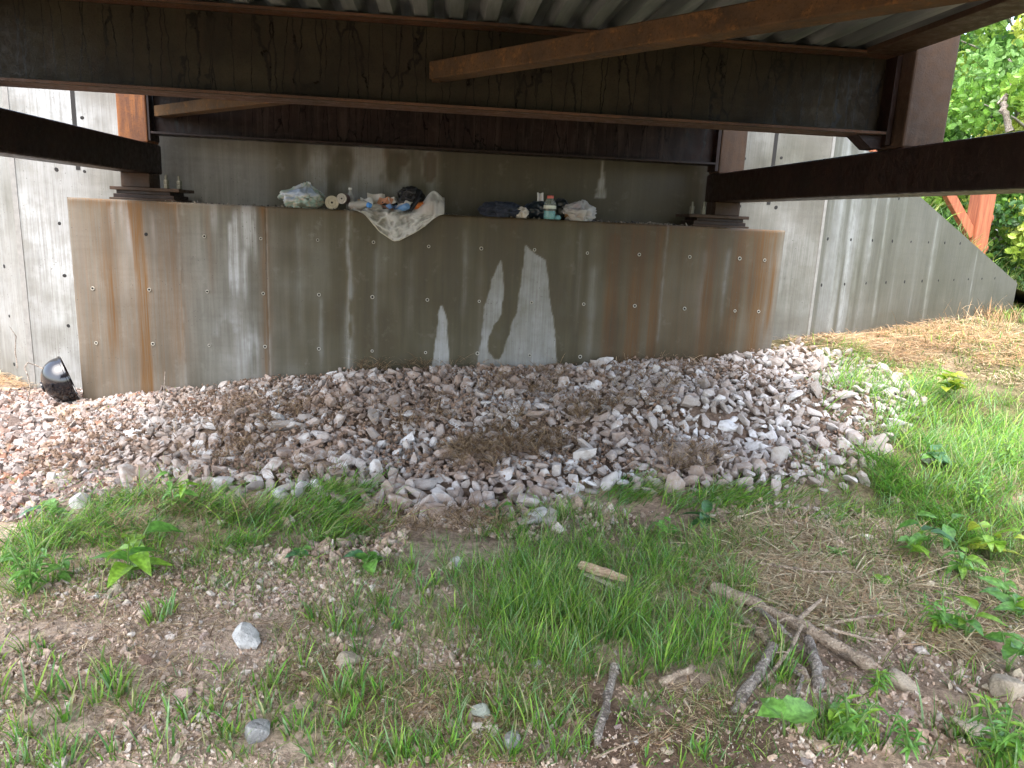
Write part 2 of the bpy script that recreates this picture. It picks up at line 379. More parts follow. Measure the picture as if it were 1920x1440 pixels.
def patch(x, z, rows, s, e=.006, ns=.016):
    r = sorted(rows, key=lambda q: q[0]); zz = [q[0] for q in r]
    xl = np.interp(z, zz, [q[1] for q in r]); xr = np.interp(z, zz, [q[2] for q in r])
    n = (fbm(x*14, z*14, 0, s, 4)-.5)*2*ns
    return sst(-e, e, x-xl+n)*sst(-e, e, xr-x+n)*sst(-e, e, z-zz[0]+n)*sst(-e, e, zz[-1]-z+n)
def rows(*q):  # (z, x left, x right)
    return [((a[1]+b[1])/2, a[0], b[0]) for a, b in q]

def stain_ped(x, z):
    n = fbm(x*2.2, z*2.2, 0, 40, 4); nv_ = fbm(x*9, z*.8, 0, 43, 4); hh = fbm(x*40, z*1.2, 0, 47, 3)
    wet = np.zeros(x.shape); rust = wet.copy(); white = wet.copy(); olive = wet.copy()
    # wet, algae coloured middle of the face, dry at both ends
    mid = sst(-1.55, -.75, x+.3*(n-.5))*sst(2.75, 2.3, x)
    wet = .42+.42*mid+.7*(nv_-.5)+.6*(n-.5)
    olive = mid*(.35+.75*nv_)*(.55+.9*n)+.25*sst(1.2, 1.45, z)*(.4+nv_)+.12
    left = sst(-1.75, -2.05, x+.2*(n-.5))
    rust += left*(.26+.3*nv_); wet += .05*left; white += left*.10*sst(.45, .7, hh)
    # dry islands
    light = patch(x, z, rows(((0.479, 1.162), (0.492, 1.162)), ((0.418, 1.021), (0.515, 1.025)), ((0.382, 0.851), (0.694, 0.862)), ((0.364, 0.636), (0.704, 0.647)), ((0.345, 0.462), (0.713, 0.473)), ((0.295, 0.151), (0.729, 0.162))), 61)
    light = np.maximum(light, patch(x, z, rows(((0.668, 1.290), (0.676, 1.290)), ((0.647, 1.206), (0.765, 1.219)), ((0.631, 1.172), (0.839, 1.185)), ((0.630, 1.029), (0.869, 1.038)), ((0.614, 0.816), (0.907, 0.827)), ((0.555, 0.599), (0.946, 0.611)), ((0.531, 0.157), (1.003, 0.169))), 62, .006, .011))
    tongue = patch(x, z, rows(((0.496, 1.373), (0.672, 1.381)), ((0.505, 1.150), (0.662, 1.156)), ((0.519, 0.941), (0.642, 0.945)), ((0.506, 0.727), (0.627, 0.731)), ((0.451, 0.617), (0.588, 0.643)), ((0.403, 0.507), (0.559, 0.512)), ((0.420, 0.420), (0.541, 0.424)), ((0.461, 0.364), (0.509, 0.366))), 63)
    light = light*(1-tongue)*(.72+.5*(fbm(x*6, z*6, 0, 65, 4)-.3))
    light = np.maximum(light, patch(x, z, rows(((0.020, 0.779), (0.032, 0.779)), ((0.001, 0.667), (0.073, 0.670)), ((-0.012, 0.495), (0.090, 0.498)), ((-0.051, 0.143), (0.113, 0.147))), 64, .006, .011))
    white += .34*light
    wet = wet*(1-.92*light); olive = olive*(1-.8*light); rust *= 1-light
    olive += tongue*.2
    # white runs and bloom
    for px, w, a, b, k, s in (((-1.452, 1.430), .035, (-1.450, 1.489), (-1.462, 1.112), 1.5, 1), ((-1.542, 1.426), .018, (-1.541, 1.446), (-1.564, 0.782), 1.1, 2), ((-1.588, 1.424), .014, (-1.591, 1.345), (-1.612, 0.780), .9, 3), ((-1.483, 1.429), .025, (-1.492, 1.151), (-1.506, 0.722), .6, 4), ((-1.393, 1.433), .014, (-1.392, 1.472), (-1.405, 1.033), .6, 5),
            ((-2.437, 1.385), .02, (-2.432, 1.470), (-2.448, 1.229), .8, 6), ((-2.365, 1.389), .014, (-2.360, 1.474), (-2.373, 1.272), .8, 7), ((-2.312, 1.391), .02, (-2.307, 1.476), (-2.332, 1.076), .7, 8), ((-2.140, 1.399), .012, (-2.140, 1.399), (-2.156, 1.123), .5, 9),
            ((-0.487, 0.987), .02, (-0.489, 1.192), (-0.483, 0.220), .22, 41), ((-0.219, 0.997), .03, (-0.222, 1.162), (-0.211, 0.489), .16, 42), ((0.198, 1.013), .02, (0.187, 1.384), (0.209, 0.674), .2, 43), ((1.115, 1.048), .02, (1.090, 1.424), (1.143, 0.617), .22, 44), ((1.244, 1.053), .03, (1.238, 1.137), (1.297, 0.311), .16, 45), ((-1.078, 0.964), .03, (-1.071, 1.369), (-1.086, 0.463), .2, 46), ((-0.916, 0.971), .02, (-0.918, 0.805), (-0.924, 0.209), .25, 47), ((2.147, 1.087), .03, (2.124, 1.300), (2.202, 0.561), .3, 10), ((2.326, 1.094), .02, (2.302, 1.308), (2.375, 0.656), .35, 11), ((-1.697, 1.419), .03, (-1.694, 1.497), (-1.705, 1.222), .45, 12)):
        white += streak(x, z, px[0], w, a[1], b[1], k, s)
    cx, cz = (-1.545, 0.499)
    white += .6*np.exp(-((x-cx)/.16)**2-((z-cz)/.17)**2)*sst(.35, .62, fbm(x*7, z*7, 0, 71, 4))
    cx, cz = (-1.456, 0.366)
    white += .45*np.exp(-((x-cx)/.12)**2-((z-cz)/.2)**2)*sst(.4, .65, hh)
    # rust runs
    for px, w, a, b, k, s in (((-2.252, 1.000), .030, (-2.222, 1.503), (-2.326, -0.216), 1.5, 21), ((-2.274, 1.393), .05, (-2.267, 1.509), (-2.284, 1.236), .5, 22), ((-2.472, 0.991), .035, (-2.438, 1.493), (-2.523, 0.252), .35, 23), ((-1.988, 1.010), .05, (-1.964, 1.485), (-2.030, 0.180), .22, 24),
            ((-1.329, 1.036), .04, (-1.317, 1.496), (-1.355, 0.024), .55, 25), ((1.390, 1.143), .045, (1.371, 1.394), (1.464, 0.180), .9, 26), ((1.586, 1.151), .055, (1.562, 1.444), (1.668, 0.185), 1.0, 27), ((1.749, 1.157), .03, (1.722, 1.451), (1.828, 0.280), .9, 28),
            ((2.182, 1.175), .05, (2.155, 1.428), (2.277, 0.292), .55, 29), ((2.428, 1.184), .035, (2.398, 1.439), (2.510, 0.480), .8, 30), ((2.603, 1.191), .045, (2.570, 1.463), (2.657, 0.754), 1.5, 31), ((2.603, 1.191), .05, (2.603, 1.191), (2.713, 0.303), .6, 32), ((2.721, 1.196), .02, (2.688, 1.451), (2.799, 0.579), .5, 33), ((-1.730, 1.101), .03, (-1.715, 1.457), (-1.743, 0.776), .3, 34), ((0.562, 1.400), .05, (0.557, 1.490), (0.569, 1.236), .3, 35)):
        rust += streak(x, z, px[0], w, a[1], b[1], k, s)
    rust += .62*sst(.9, 1.9, x)*(.2+nv_)+.20*mid*sst(.3, .8, n)*(1-light)
    rust += .35*sst(1.40, 1.485, z)*(.4+nv_)
    # pale mortar seams
    sx = (-0.692, 0.855)[0]
    white += .42*gau(x, sx+.01*np.sin(z*9), .022+.02*sst(.9, .5, z))*sst(.25, .55, fbm(x*22, z*9, 0, 81, 3)); wet *= 1-.6*gau(x, sx, .03)
    sx = (1.803, 0.945)[0]; white += .4*gau(x, sx, .014)*sst(.3, .6, fbm(x*22, z*7, 0, 82, 3))
    for p in ((-1.955, 0.809)[0], (-1.314, 0.832)[0]):
        white += .35*gau(x, p, .010)*sst(.35, .6, fbm(x*30, z*9, 0, 83, 3))
    wet += .3*sst(.45, .1, z-.12*x)*(n)*mid
    return np.stack([np.clip(wet, 0, 1), np.clip(rust, 0, .95), np.clip(white, 0, .95), np.clip(olive, 0, .9)], -1)
def relief_ped(x, z):
    r = np.zeros(x.shape)
    for p, k in (((-0.692, 0.855)[0], .006), ((1.803, 0.945)[0], .005), ((-1.955, 0.809)[0], .003)):
        r += k*gau(x, p, .012)*sst(.3, .6, fbm(x*9, z*7, 0, 85, 3))
    r -= .003*gau(x, (-1.314, 0.832)[0], .006)
    r += .010*(fbm(x*1.5, z*1.5, 0, 87, 2)-.5)
    ch = np.minimum(np.minimum(x+2.742, 2.792-x), TOPZ-z)
    r -= (.012+.01*(fbm(x*18, z*18, 0, 88, 3)-.5))*sst(.014, 0, ch)
    return r
ped = link('concrete_pedestal', grid_wall(-2.742, 2.792, const(-.45), const(TOPZ), D, .0105, stain_ped, relief_ped, YW-D-.004, 'concrete_pedestal'))
tag(ped, 'long low stained concrete bearing block standing in front of the back wall', 'concrete block')
# tie hole: pale rim, flat disc coloured dark for the recess's shade
hb = MB(); n = 12
V = [];
for r, yy in ((.0215, .002), (.0195, -.005), (.0145, -.005), (.012, .001), (.0115, -.0012)):
    V += [(r*math.cos(2*math.pi*k/n), yy, r*math.sin(2*math.pi*k/n)) for k in range(n)]
hb.add(V, [(i*n+k, i*n+(k+1) % n, (i+1)*n+(k+1) % n, (i+1)*n+k) for i in range(3) for k in range(n)], 0)
hb.add(V, [tuple(4*n+k for k in range(n))], 1)
ME_HOLE = hb.mesh('tie_hole', [M_RIM, M_HOLE])
hb = MB(); hb.add([(.014*math.cos(2*math.pi*k/n), -.0015, .017*math.sin(2*math.pi*k/n)) for k in range(n)]+[(.021*math.cos(2*math.pi*k/n), .001, .024*math.sin(2*math.pi*k/n)) for k in range(n)], [tuple(range(n))], 0)
hb.add(hb.v[:2*n], [(k, n+k, n+(k+1) % n, (k+1) % n) for k in range(n)], 1)
ME_HOLE2 = hb.mesh('tie_hole_plain', [M_HOLE, M_HOLE])
def hole(parent, P, rz=0, plain=False):
    o = link('tie_hole', ME_HOLE2 if plain else ME_HOLE, parent, P, (0, random.uniform(0, 6), 0) if not rz else (0, 0, rz)); o.scale = (random.uniform(.55, .75),)*3
for r in range(4):
    for k in range(13):
        if r == 0 and k == 0: continue
        xx = -2.609+.42*k+random.uniform(-.006, .006); zz = 1.249-.42*r+random.uniform(-.008, .008)
        if zz < hgt(xx, D-.05)+.05: continue
        hole(ped, (xx, D-.004-float(relief_ped(np.array([xx]), np.array([zz]))[0]), zz), plain=(r == 0 and k in (1,)))
    if r < 2: hole(ped, (2.64, D-.004, 1.245-.42*r))

def stain_back(x, z):
    n = fbm(x*2, z*2, 0, 140, 4); nv_ = fbm(x*8, z*.8, 0, 143, 4); hh = fbm(x*35, z*1.5, 0, 147, 3)
    ins = sst(-2.15, -1.7, x)*sst(2.5, 2.0, x)
    wet = ins*(.65+.5*nv_)+.08*n; olive = ins*(.55+.6*nv_)  # besides real stains, wet and olive have the deck's deep shade painted in
    out = 1-sst(-2.6, -2.3, x)*sst(2.6, 2.3, x)
    white = out*(.10+.45*sst(.35, .65, fbm(x*3, z*3, 0, 150, 4))*(.6+.5*hh))+.30*sst(-2.7, -2.9, x)
    rust = ins*.15*nv_*sst(1.7, 2, z)
    dk = sst(.25, .45, x+.15*(n-.5))*sst(1.55, 1.25, x); wet += .8*dk; olive += .8*dk  # darker middle: stain plus more of that painted shade
    lt = sst(-1.25, -1.0, x+.2*(n-.5))*sst(.05, -.12, x+.1*(n-.5))*sst(.30, .55, fbm(x*5, z*2.4, 0, 152, 4))*sst(1.5, 1.65, z+.1*n)
    wet = wet*(1-.75*lt); olive = olive*(1-.45*lt); white += .22*lt
    lg = sst(-1.2, -1.5, x)*ins; wet -= .6*lg; olive *= 1-.75*lg
    sp = patch(x, z, rows(((1.334, 1.994), (1.348, 1.995)), ((1.331, 1.843), (1.372, 1.845)), ((1.294, 1.666), (1.392, 1.702))), 161, .008, .02)
    wet *= 1-.9*sp; white += .3*sp
    for (cx, cz), rx, rz_ in (((-0.094, 1.869), .055, .13), ((-0.317, 1.916), .05, .06)):
        e = sst(1.1, .9, np.hypot((x-cx)/rx, (z-cz)/rz_)+.3*(n-.5)); wet += .6*e; rust += .45*e
    rust += .55*sst(.55, .75, fbm(x*9, z*3, 0, 166, 4))*gau(x, (-0.532, 1.905)[0], .12)*sst(1.85, 1.97, z)
    rust += out*sst(2.0, 2.3, x)*.12*nv_
    wet = wet+out*(.52+.7*(n-.5)+.25*sst(2., 2.4, x))
    return np.stack([np.clip(wet, 0, 1), np.clip(rust, 0, .9), np.clip(white, 0, .9), np.clip(olive, 0, .9)], -1)
JL = -3.35
bw = link('back_wall', grid_wall(JL, JX, const(-.6), const(2.31), YW, .02, stain_back, None, .45, 'back_wall'))
tag(bw, 'tall pale concrete back wall rising behind the stained bearing block under the bridge', 'concrete wall')
for xx in ((-2.852, 2.174)[0], (2.827, 2.159)[0]):
    b = MB(); b.box(xx-.016, YW-.003, 1.70, xx+.016, YW+.02, 2.31); b.build('expansion_joint', M_JOINT, bw)
for p in ((-2.793, 2.095), (-2.806, 1.691), (-3.028, 1.279), (-3.023, 0.864), (-3.027, 0.453), (-3.016, 1.695), (2.568, 2.071), (2.893, 2.093), (2.572, 1.673), (2.898, 1.679), (3.271, 1.962)):
    hole(bw, (p[0], YW-.001, p[1]), plain=True)
b = MB(); xx = (-3.293, 0.271)[0]; b.box(JL-.012, YW-.006, -.5, JL+.028, YW+.03, 2.309); b.build('joint_strip', simple('mortar', (.21, .205, .19), .85, .35, 25), bw)
b = MB(); b.box(JX-.012, YW-.006, -.5, JX+.012, YW+.03, 2.309); b.build('joint_strip', bpy.data.materials['mortar'], bw)

# wing walls (built along local x, then turned)
def wing_top(u): return np.minimum(2.31, 2.31-.287*(u-.32))
def stain_wing(u, z):
    n = fbm(u*2, z*2, 0, 240, 4); nv_ = fbm(u*8, z*.6, 0, 243, 4)
    white = .03+.12*nv_; wet = .3*n+.12; olive = .10*n+.05+0*u; rust = 0*u
    wash = .7*sst(1.35, .55, u+.25*(n-.5))*sst(.35, .6, fbm(u*9, z*.5, 0, 245, 4)); white = white+.55*wash
    for p, w, zt, zb, k, s in (((0.682, 1.432)[0], .05, 2., .5, .55, 201), ((1.163, 1.593)[0], .028, (1.236, 1.874)[1], .6, .8, 202), ((2.329, 1.571)[0], .014, (2.351, 1.683)[1], .5, .8, 203), ((3.549, 1.293)[0], .012, (3.681, 1.356)[1], .5, .75, 204), ((0.916, 1.685)[0], .02, 2., 1.2, .5, 205), ((0.503, 1.185)[0], .03, 1.8, .5, .6, 206), ((1.960, 1.177)[0], .02, 1.5, .6, .25, 207), ((0.334, 1.088)[0], .06, 2.2, .5, .5, 208)):
        white = white+streak(u+.035*(z-1), z, p, w, zt, zb, k, s, .02, .1)
    white = white*.8+.28*sst(.55, .75, fbm(u*6, z*.35, 0, 248, 3))*sst(4.6, 2.5, u)
    wet = np.clip(.92+.3*(n-.5)-.35*wash, 0, 1)+.2*sst(.8, .5, z)
    return np.stack([np.clip(wet, 0, 1), np.clip(rust, 0, 1), np.clip(white, 0, .9), np.clip(olive, 0, .8)], -1)
wing = link('wing_wall', grid_wall(0.0, 5.07, const(-.5), wing_top, 0, .025, stain_wing, None, .3, 'wing_wall'), None, (JX+.013, YW+.004, 0), (0, 0, WA))
tag(wing, 'grey concrete wing wall with a sloping top edge, streaked white, beside the dry grass', 'concrete wall')
for j in range(5):
    for k in range(13):
        u = .10+.415*k; zz = 1.822-.41*j+.02
        if zz > float(wing_top(np.array(u)))-.08 or zz < .62 or u > 5.0: continue
        hole(wing, (u, -.001, zz), plain=True)
def stain_wing_l(u, z):
    n = fbm(u*2, z*2, 0, 340, 4); hh = fbm(u*20, z*1.2, 0, 343, 4)
    return np.stack([.5+.6*(n-.5)+.1, 0*u, np.clip(.12+.4*hh, 0, .9), .03+0*u], -1)
wl = link('wing_wall', grid_wall(-5.07, 0.0, const(-.6), lambda u: wing_top(-u), 0, .04, stain_wing_l, None, .3, 'wing_wall_pale'), None, (JL-.013, YW+.004, 0), (0, 0, -WA))
tag(wl, 'pale whitish concrete wing wall flaring away beyond the joint beside the black kettle grill', 'concrete wall')
for j in range(4):
    hole(wl, (-.22, -.001, 1.32-.41*j), plain=True); hole(wl, (-.63, -.001, 1.30-.41*j), plain=True)

# earth bank behind the walls
ca, sa = math.cos(WA), math.sin(WA)
pl = []
for u in np.linspace(40, 5.4, 12): pl.append((JL-5.07*ca-(u-5.07), YW+5.07*sa+(u-5.07)*.15, max(-.3, .93-.287*(u-5.07)*1.2)))
for u in np.linspace(5.07, 0, 16): pl.append((JL-u*ca, YW+u*sa, float(wing_top(np.array(u)))-.05))
for u in np.linspace(JL+.2, JX-.2, 10): pl.append((u, YW, 2.26))
for u in np.linspace(0, 5.07, 20): pl.append((JX+u*ca, YW+u*sa, float(wing_top(np.array(u)))-.05))
for u in np.linspace(5.35, 40, 16): pl.append((JX+5.07*ca+(u-5.07), YW+5.07*sa+(u-5.07)*.15, max(-.3, .9-.287*(u-5.07))))
pl = np.array(pl); vv = np.concatenate([[.12], np.linspace(.35, 6, 24), np.geomspace(7, 120, 14)])
PX = np.broadcast_to(pl[:, 0], (len(vv), len(pl))); PY = pl[None, :, 1]+vv[:, None]
PZ = pl[None, :, 2]+np.minimum(vv[:, None]*.05, 3.)*(pl[None, :, 2] > 0)+(fbm(PX*2, PY*2, 0, 401, 3)-.5)*.12*np.minimum(1, vv[:, None]*2)
ix = np.arange(PX.size).reshape(PX.shape)
F = np.stack([ix[:-1, :-1], ix[:-1, 1:], ix[1:, 1:], ix[1:, :-1]], -1).reshape(-1, 4)
g = np.array([.10, .10, .045])[None]*(.6+.8*fbm(PX.ravel()*3, PY.ravel()*3, 0, 405, 3))[:, None]
BANK = (PX, PY, PZ)
tag(link('bank_terrain', mesh_np('bank_terrain', np.stack([PX, PY, PZ], -1).reshape(-1, 3), [F], M_SOIL, True, g)), kind='structure')
def bank_z(x, y):
    i = np.searchsorted(pl[:, 0], x).clip(1, len(pl)-1); f_ = (x-pl[i-1, 0])/(pl[i, 0]-pl[i-1, 0]+1e-9)
    yb = pl[i-1, 1]*(1-f_)+pl[i, 1]*f_; zb = pl[i-1, 2]*(1-f_)+pl[i, 2]*f_
    return np.maximum(zb+np.minimum((y-yb)*.05, 3), hgt(x, y))

# ---------------------------------------------------------------- steel bridge
bridge = empty('steel_bridge', (0, 6.14, 1.6), 'rusted dark steel truss bridge spanning overhead and resting on the concrete block', 'bridge')
bridge_inv = Matrix.Translation((0, -6.14, -1.6))
def bpart(name, mb, mats, **k):
    o = mb.build(name, mats, bridge, **k); o.matrix_parent_inverse = bridge_inv; return o
YB, YF = 6.02, 3.694   # front faces of the end and first inner floor beam
for s, xi in ((-1, -2.178), (1, 2.217)):
    b = MB(); xo = xi+s*.225
    x0, x1 = sorted((xi, xo))
    b.box(x0, -.5, 1.692, x1, 6.32, 1.912); bpart('bottom_chord', b, M_CHORD, bevel=.012)
    for yy, mt in ((YB+.045, M_POST if s < 0 else M_POST_D), (YF-.095, M_POST_D), (YF-2.90, M_POST_D)):
        b = MB(); x2, x3 = sorted((xi+s*.006, xi+s*.218)); b.box(x2, yy, 1.913, x3, yy+.235, 3.6); bpart('truss_post', b, mt, bevel=.010)
    # bearing stack under the end of each chord
    b = MB(); cx = (xi+xo)/2; b.box(cx-.105, 6.06, 1.585, cx+.105, 6.28, 1.6915); bpart('bearing_block', b, M_POST_D, bevel=.006)
    def sp(o_, i_): return sorted((cx+s*o_, cx-s*i_))
    b = MB()
    for (o_, i_, y0, y1, z0, z1, mi) in ((.165, .335, 6.00, 6.36, 1.560, 1.5848, 0), (.13, .26, 6.03, 6.34, 1.534, 1.5595, 1), (.145, .29, 6.01, 6.35, 1.505, 1.5335, 1), (.165, .31, 5.985, 6.37, 1.490, 1.5045, 0)):
        xa, xb = sp(o_, i_); b.box(xa, y0, z0, xb, y1, z1, mi)
    bpart('bearing_plate', b, [M_POST_D, M_CHORD], bevel=.003)
    for px_, dy in ((.235, 0.), (.305, .07)):
        xb = cx-s*px_ if s < 0 else cx-s*(px_-.02)
        b = MB(); b.lathe([(.010, 1.5855), (.010, 1.683)], 8, 0, Matrix.Translation((xb, 6.03+dy, 0)))
        for z0_ in (1.5858, 1.617):
            b.lathe([(.019, z0_), (.021, z0_+.003), (.021, z0_+.026), (.019, z0_+.029)], 6, 0, Matrix.Translation((xb, 6.03+dy, 0)))
        bpart('anchor_bolt', b, M_BOLT)
def ibeam(y, web, fl, z0=1.978, z1=2.362, xe=2.16):
    b = MB(); w = .19; tf = .017
    b.box(-xe, y, z0, xe+.03, y+w, z0+tf, 1); b.box(-xe, y, z1-tf, xe+.03, y+w, z1, 1)
    b.box(-xe, y+w/2-.006, z0+tf+.0005, xe+.03, y+w/2+.006, z1-tf-.0005, 0)
    return bpart('floor_beam', b, [web, fl], bevel=.0025)
ibeam(YB+.04, M_BEAM2, M_CHORD); ibeam(YF, M_WEB, M_FLANGE); ibeam(YF-2.82, M_WEB, M_FLANGE)
for s in (-1, 1):   # end plates and knee pieces joining the beams to the posts
    for yy in (YB+.045, YF-.0):
        back = yy > 5
        b = MB(); x0, x1 = sorted((s*2.165, s*2.178)); 
        if s > 0: x0, x1 = 2.192, 2.2165
        b.box(x0, yy+.002, 1.93, x1, yy+.188, 2.36); bpart('end_plate', b, M_CHORD)
        if back: continue
        b = MB(); xk = (x0+x1)/2-s*.01
        V = [(xk, yy+.04, 1.977), (xk-s*.13, yy+.04, 1.977), (xk-s*.05, yy+.04, 1.915), (xk, yy+.04, 1.914)]
        V += [(a, yy+.15, c_) for a, _, c_ in V]
        b.add(V, [(0, 1, 2, 3), (7, 6, 5, 4), (0, 4, 5, 1), (1, 5, 6, 2), (2, 6, 7, 3), (3, 7, 4, 0)]); bpart('knee_plate', b, M_CHORD)
# lateral bracing (square tubes) in a zig-zag under the deck
wy = YF+.19/2
for A, B in (((-.03, YF+.05, 2.141), (2.2, .87, 2.141)), ((.0, YF+.14, 2.141), (-2.10, YB+.10, 2.141))):
    b = MB(); b.obox(A, B, .098, .078); bpart('lateral_brace', b, M_BRACE, bevel=.006)
b = MB(); b.box(-.055, YF+.012, 2.10, -.012, YF+.09, 2.182); bpart('gusset_plate', b, M_BRACE, bevel=.004)
# corrugated steel deck with a concrete slab above
PIT = .158; prof = []
xx = -2.19
while xx < 2.04:
    prof += [(xx, 2.372), (xx+.058, 2.372), (xx+.085, 2.428), (xx+.131, 2.428)]; xx += PIT
prof += [(xx, 2.372)]
b = MB(); ys = (-.5, 6.3)
V = [(px, yy, pz) for yy in ys for px, pz in prof]; n = len(prof)
b.add(V, [(i, i+1, n+i+1, n+i) for i in range(n-1)]); bpart('corrugated_deck', b, M_DECK)
b = MB(); b.box(-2.2, -.5, 2.4285, 2.2, 6.3, 2.55); o = b.build('deck_slab', simple('slab', (.3, .29, .27), .9), bridge); o.matrix_parent_inverse = bridge_inv
for s in (-1, 1):
    b = MB(); x0, x1 = sorted((s*2.03, s*2.205)); b.box(x0, -.5, 2.346, x1, 6.3, 2.3715); bpart('edge_angle', b, M_POST_D, bevel=.003)

# ---------------------------------------------------------------- rubble
def hull_mesh(npts, seed, sq=(1, .8, .62)):
    r = np.random.default_rng(seed); p = r.normal(size=(npts, 3)); p /= np.linalg.norm(p, axis=1)[:, None]
    p *= (r.uniform(.78, 1.08, npts)[:, None]); p = np.sign(p)*np.abs(p)**.85
    p *= np.array(sq)*r.uniform(.8, 1.2, 3)
    bm = bmesh.new()
    for q in p: bm.verts.new(q)
    res = bmesh.ops.convex_hull(bm, input=bm.verts)
    bmesh.ops.delete(bm, geom=[e for e in res['geom_interior'] if isinstance(e, bmesh.types.BMVert)], context='VERTS')
    bmesh.ops.dissolve_limit(bm, angle_limit=.28, verts=bm.verts, edges=bm.edges)
    bmesh.ops.bevel(bm, geom=list(bm.edges), offset=.035, segments=1, affect='EDGES', clamp_overlap=True) if npts > 15 else None
    bmesh.ops.triangulate(bm, faces=bm.faces)
    bm.verts.ensure_lookup_table(); bm.verts.index_update()
    V = np.array([v.co[:] for v in bm.verts]); F = np.array([[v.index for v in f.verts] for f in bm.faces]); bm.free()
    V = V-V.mean(0); V = V/np.abs(V).max()
    return V, F
ROCK = [hull_mesh(19 if i % 3 else 15, 100+i) for i in range(18)]
SMALL = [hull_mesh(9, 200+i) for i in range(10)]
def quats(n, tilt=None):
    if tilt is None:
        q = rng.normal(size=(n, 4))
    else:
        a = rng.uniform(0, 2*np.pi, n); q = np.stack([np.cos(a/2), rng.normal(0, tilt, n), rng.normal(0, tilt, n), np.sin(a/2)], 1)
    q /= np.linalg.norm(q, axis=1)[:, None]; w, x_, y_, z_ = q.T
    R = np.empty((n, 3, 3))
    R[:, 0] = np.stack([1-2*(y_*y_+z_*z_), 2*(x_*y_-z_*w), 2*(x_*z_+y_*w)], 1); R[:, 1] = np.stack([2*(x_*y_+z_*w), 1-2*(x_*x_+z_*z_), 2*(y_*z_-x_*w)], 1); R[:, 2] = np.stack([2*(x_*z_-y_*w), 2*(y_*z_+x_*w), 1-2*(x_*x_+y_*y_)], 1)
    return R
def scatter_mass(name, protos, P, S, R, mat, tints, smooth=False):
    Vs, Fs, Ts = [], [], []; b = 0; k = np.arange(len(P)) % len(protos)
    for i, (V, F) in enumerate(protos):
        s = np.where(k == i)[0]
        if not len(s): continue
        W = np.einsum('nij,nvj->nvi', R[s], V[None]*S[s][:, None, :])+P[s][:, None]
        Fs.append((F[None]+(b+np.arange(len(s))*len(V))[:, None, None]).reshape(-1, 3)); b += W.shape[0]*W.shape[1]
        Vs.append(W.reshape(-1, 3)); Ts.append(np.repeat(tints[s], len(V), 0))
    return tag(link(name, mesh_np(name, np.concatenate(Vs), Fs, mat, smooth, np.concatenate(Ts))), kind='stuff')
pr = np.random.default_rng(11)
cand = np.stack([pr.uniform(-2.9, 4.1, 90000), pr.uniform(3.4, 6.7, 90000)], 1)
jit = pr.normal(0, .05, cand.shape)
cand = cand[inside(cand[:, 0]+jit[:, 0], cand[:, 1]+jit[:, 1], EDGE)]
rad = np.exp(pr.normal(math.log(.041), .30, len(cand))).clip(.018, .072)
rad *= np.interp(cand[:, 0], [-2.7, -2.0, -1.2], [.5, .62, 1.])*np.interp(cand[:, 1], [3.8, 4.6, 5.6], [1.08, 1.0, .88])
keep = []; cell = {}
for i in range(len(cand)):
    p = cand[i]; r = rad[i]; c0, c1 = int(p[0]//.12), int(p[1]//.12); ok = True
    for a in range(c0-1, c0+2):
        for b_ in range(c1-1, c1+2):
            for j in cell.get((a, b_), ()):
                dd = (cand[j][0]-p[0])**2+(cand[j][1]-p[1])**2
                if dd < (.70*(r+rad[j]))**2: ok = False; break
            if not ok: break
        if not ok: break
    if ok: keep.append(i); cell.setdefault((c0, c1), []).append(i)
keep = np.array(keep); P2 = cand[keep]; Rd = rad[keep]
keepw = ~((P2[:, 1] > D-.05) & (P2[:, 0] < 2.84)); P2 = P2[keepw]; Rd = Rd[keepw]
hide = (P2[:, 1] > D-Rd*.8) & (P2[:, 0] < 2.8); P2[hide, 1] = D-Rd[hide]*.8-.01
nS = len(P2)
zS = hgt(P2[:, 0], P2[:, 1])+Rd*.42+pr.uniform(-.25, .5, nS)*Rd
SS = Rd[:, None]*np.stack([pr.uniform(.95, 1.3, nS), pr.uniform(.8, 1.12, nS), pr.uniform(.6, .95, nS)], 1)
RS = quats(nS, .35)
dist = np.sqrt(P2[:, 0]**2+P2[:, 1]**2+(1.5-zS)**2); shown = Rd/dist
order = np.argsort(-shown); big = order[:270]; rest = order[270:]
ROCK_ME = [mesh_np('rubble_stone', V, [F], M_STONE) for V, F in ROCK]
def put_stone(name, x_, y_, z_, S_, R_, label, group=None, me=None, cat='stone'):
    o = bpy.data.objects.new(name, me or random.choice(ROCK_ME)); COL.objects.link(o)
    mt = Matrix([list(R_[i]) for i in range(3)]).to_4x4() @ Matrix.Diagonal((*S_, 1)); mt.translation = (x_, y_, z_); o.matrix_world = mt
    return tag(o, label, cat, group)
for i in big:
    xx, yy = P2[i]
    if xx > 2.3: lb, gr = 'pale grey broken stone at the grassy end of the rubble pile', 'stones at the grassy end of the rubble pile'
    elif yy < 4.35: lb, gr = 'rough broken stone along the front edge of the rubble pile beside the grass', 'stones along the front edge of the rubble pile'
    else: lb, gr = 'pinkish grey broken stone up on the slope of the rubble pile', 'stones on the slope of the rubble pile'
    put_stone('rubble_stone', xx, yy, zS[i], SS[i], RS[i], lb, gr)
tn = pr.uniform(0, 1, nS)
scatter_mass('rubble', ROCK, np.column_stack([P2, zS])[rest], SS[rest], RS[rest], M_STONE_S, np.repeat(tn[rest][:, None], 3, 1))
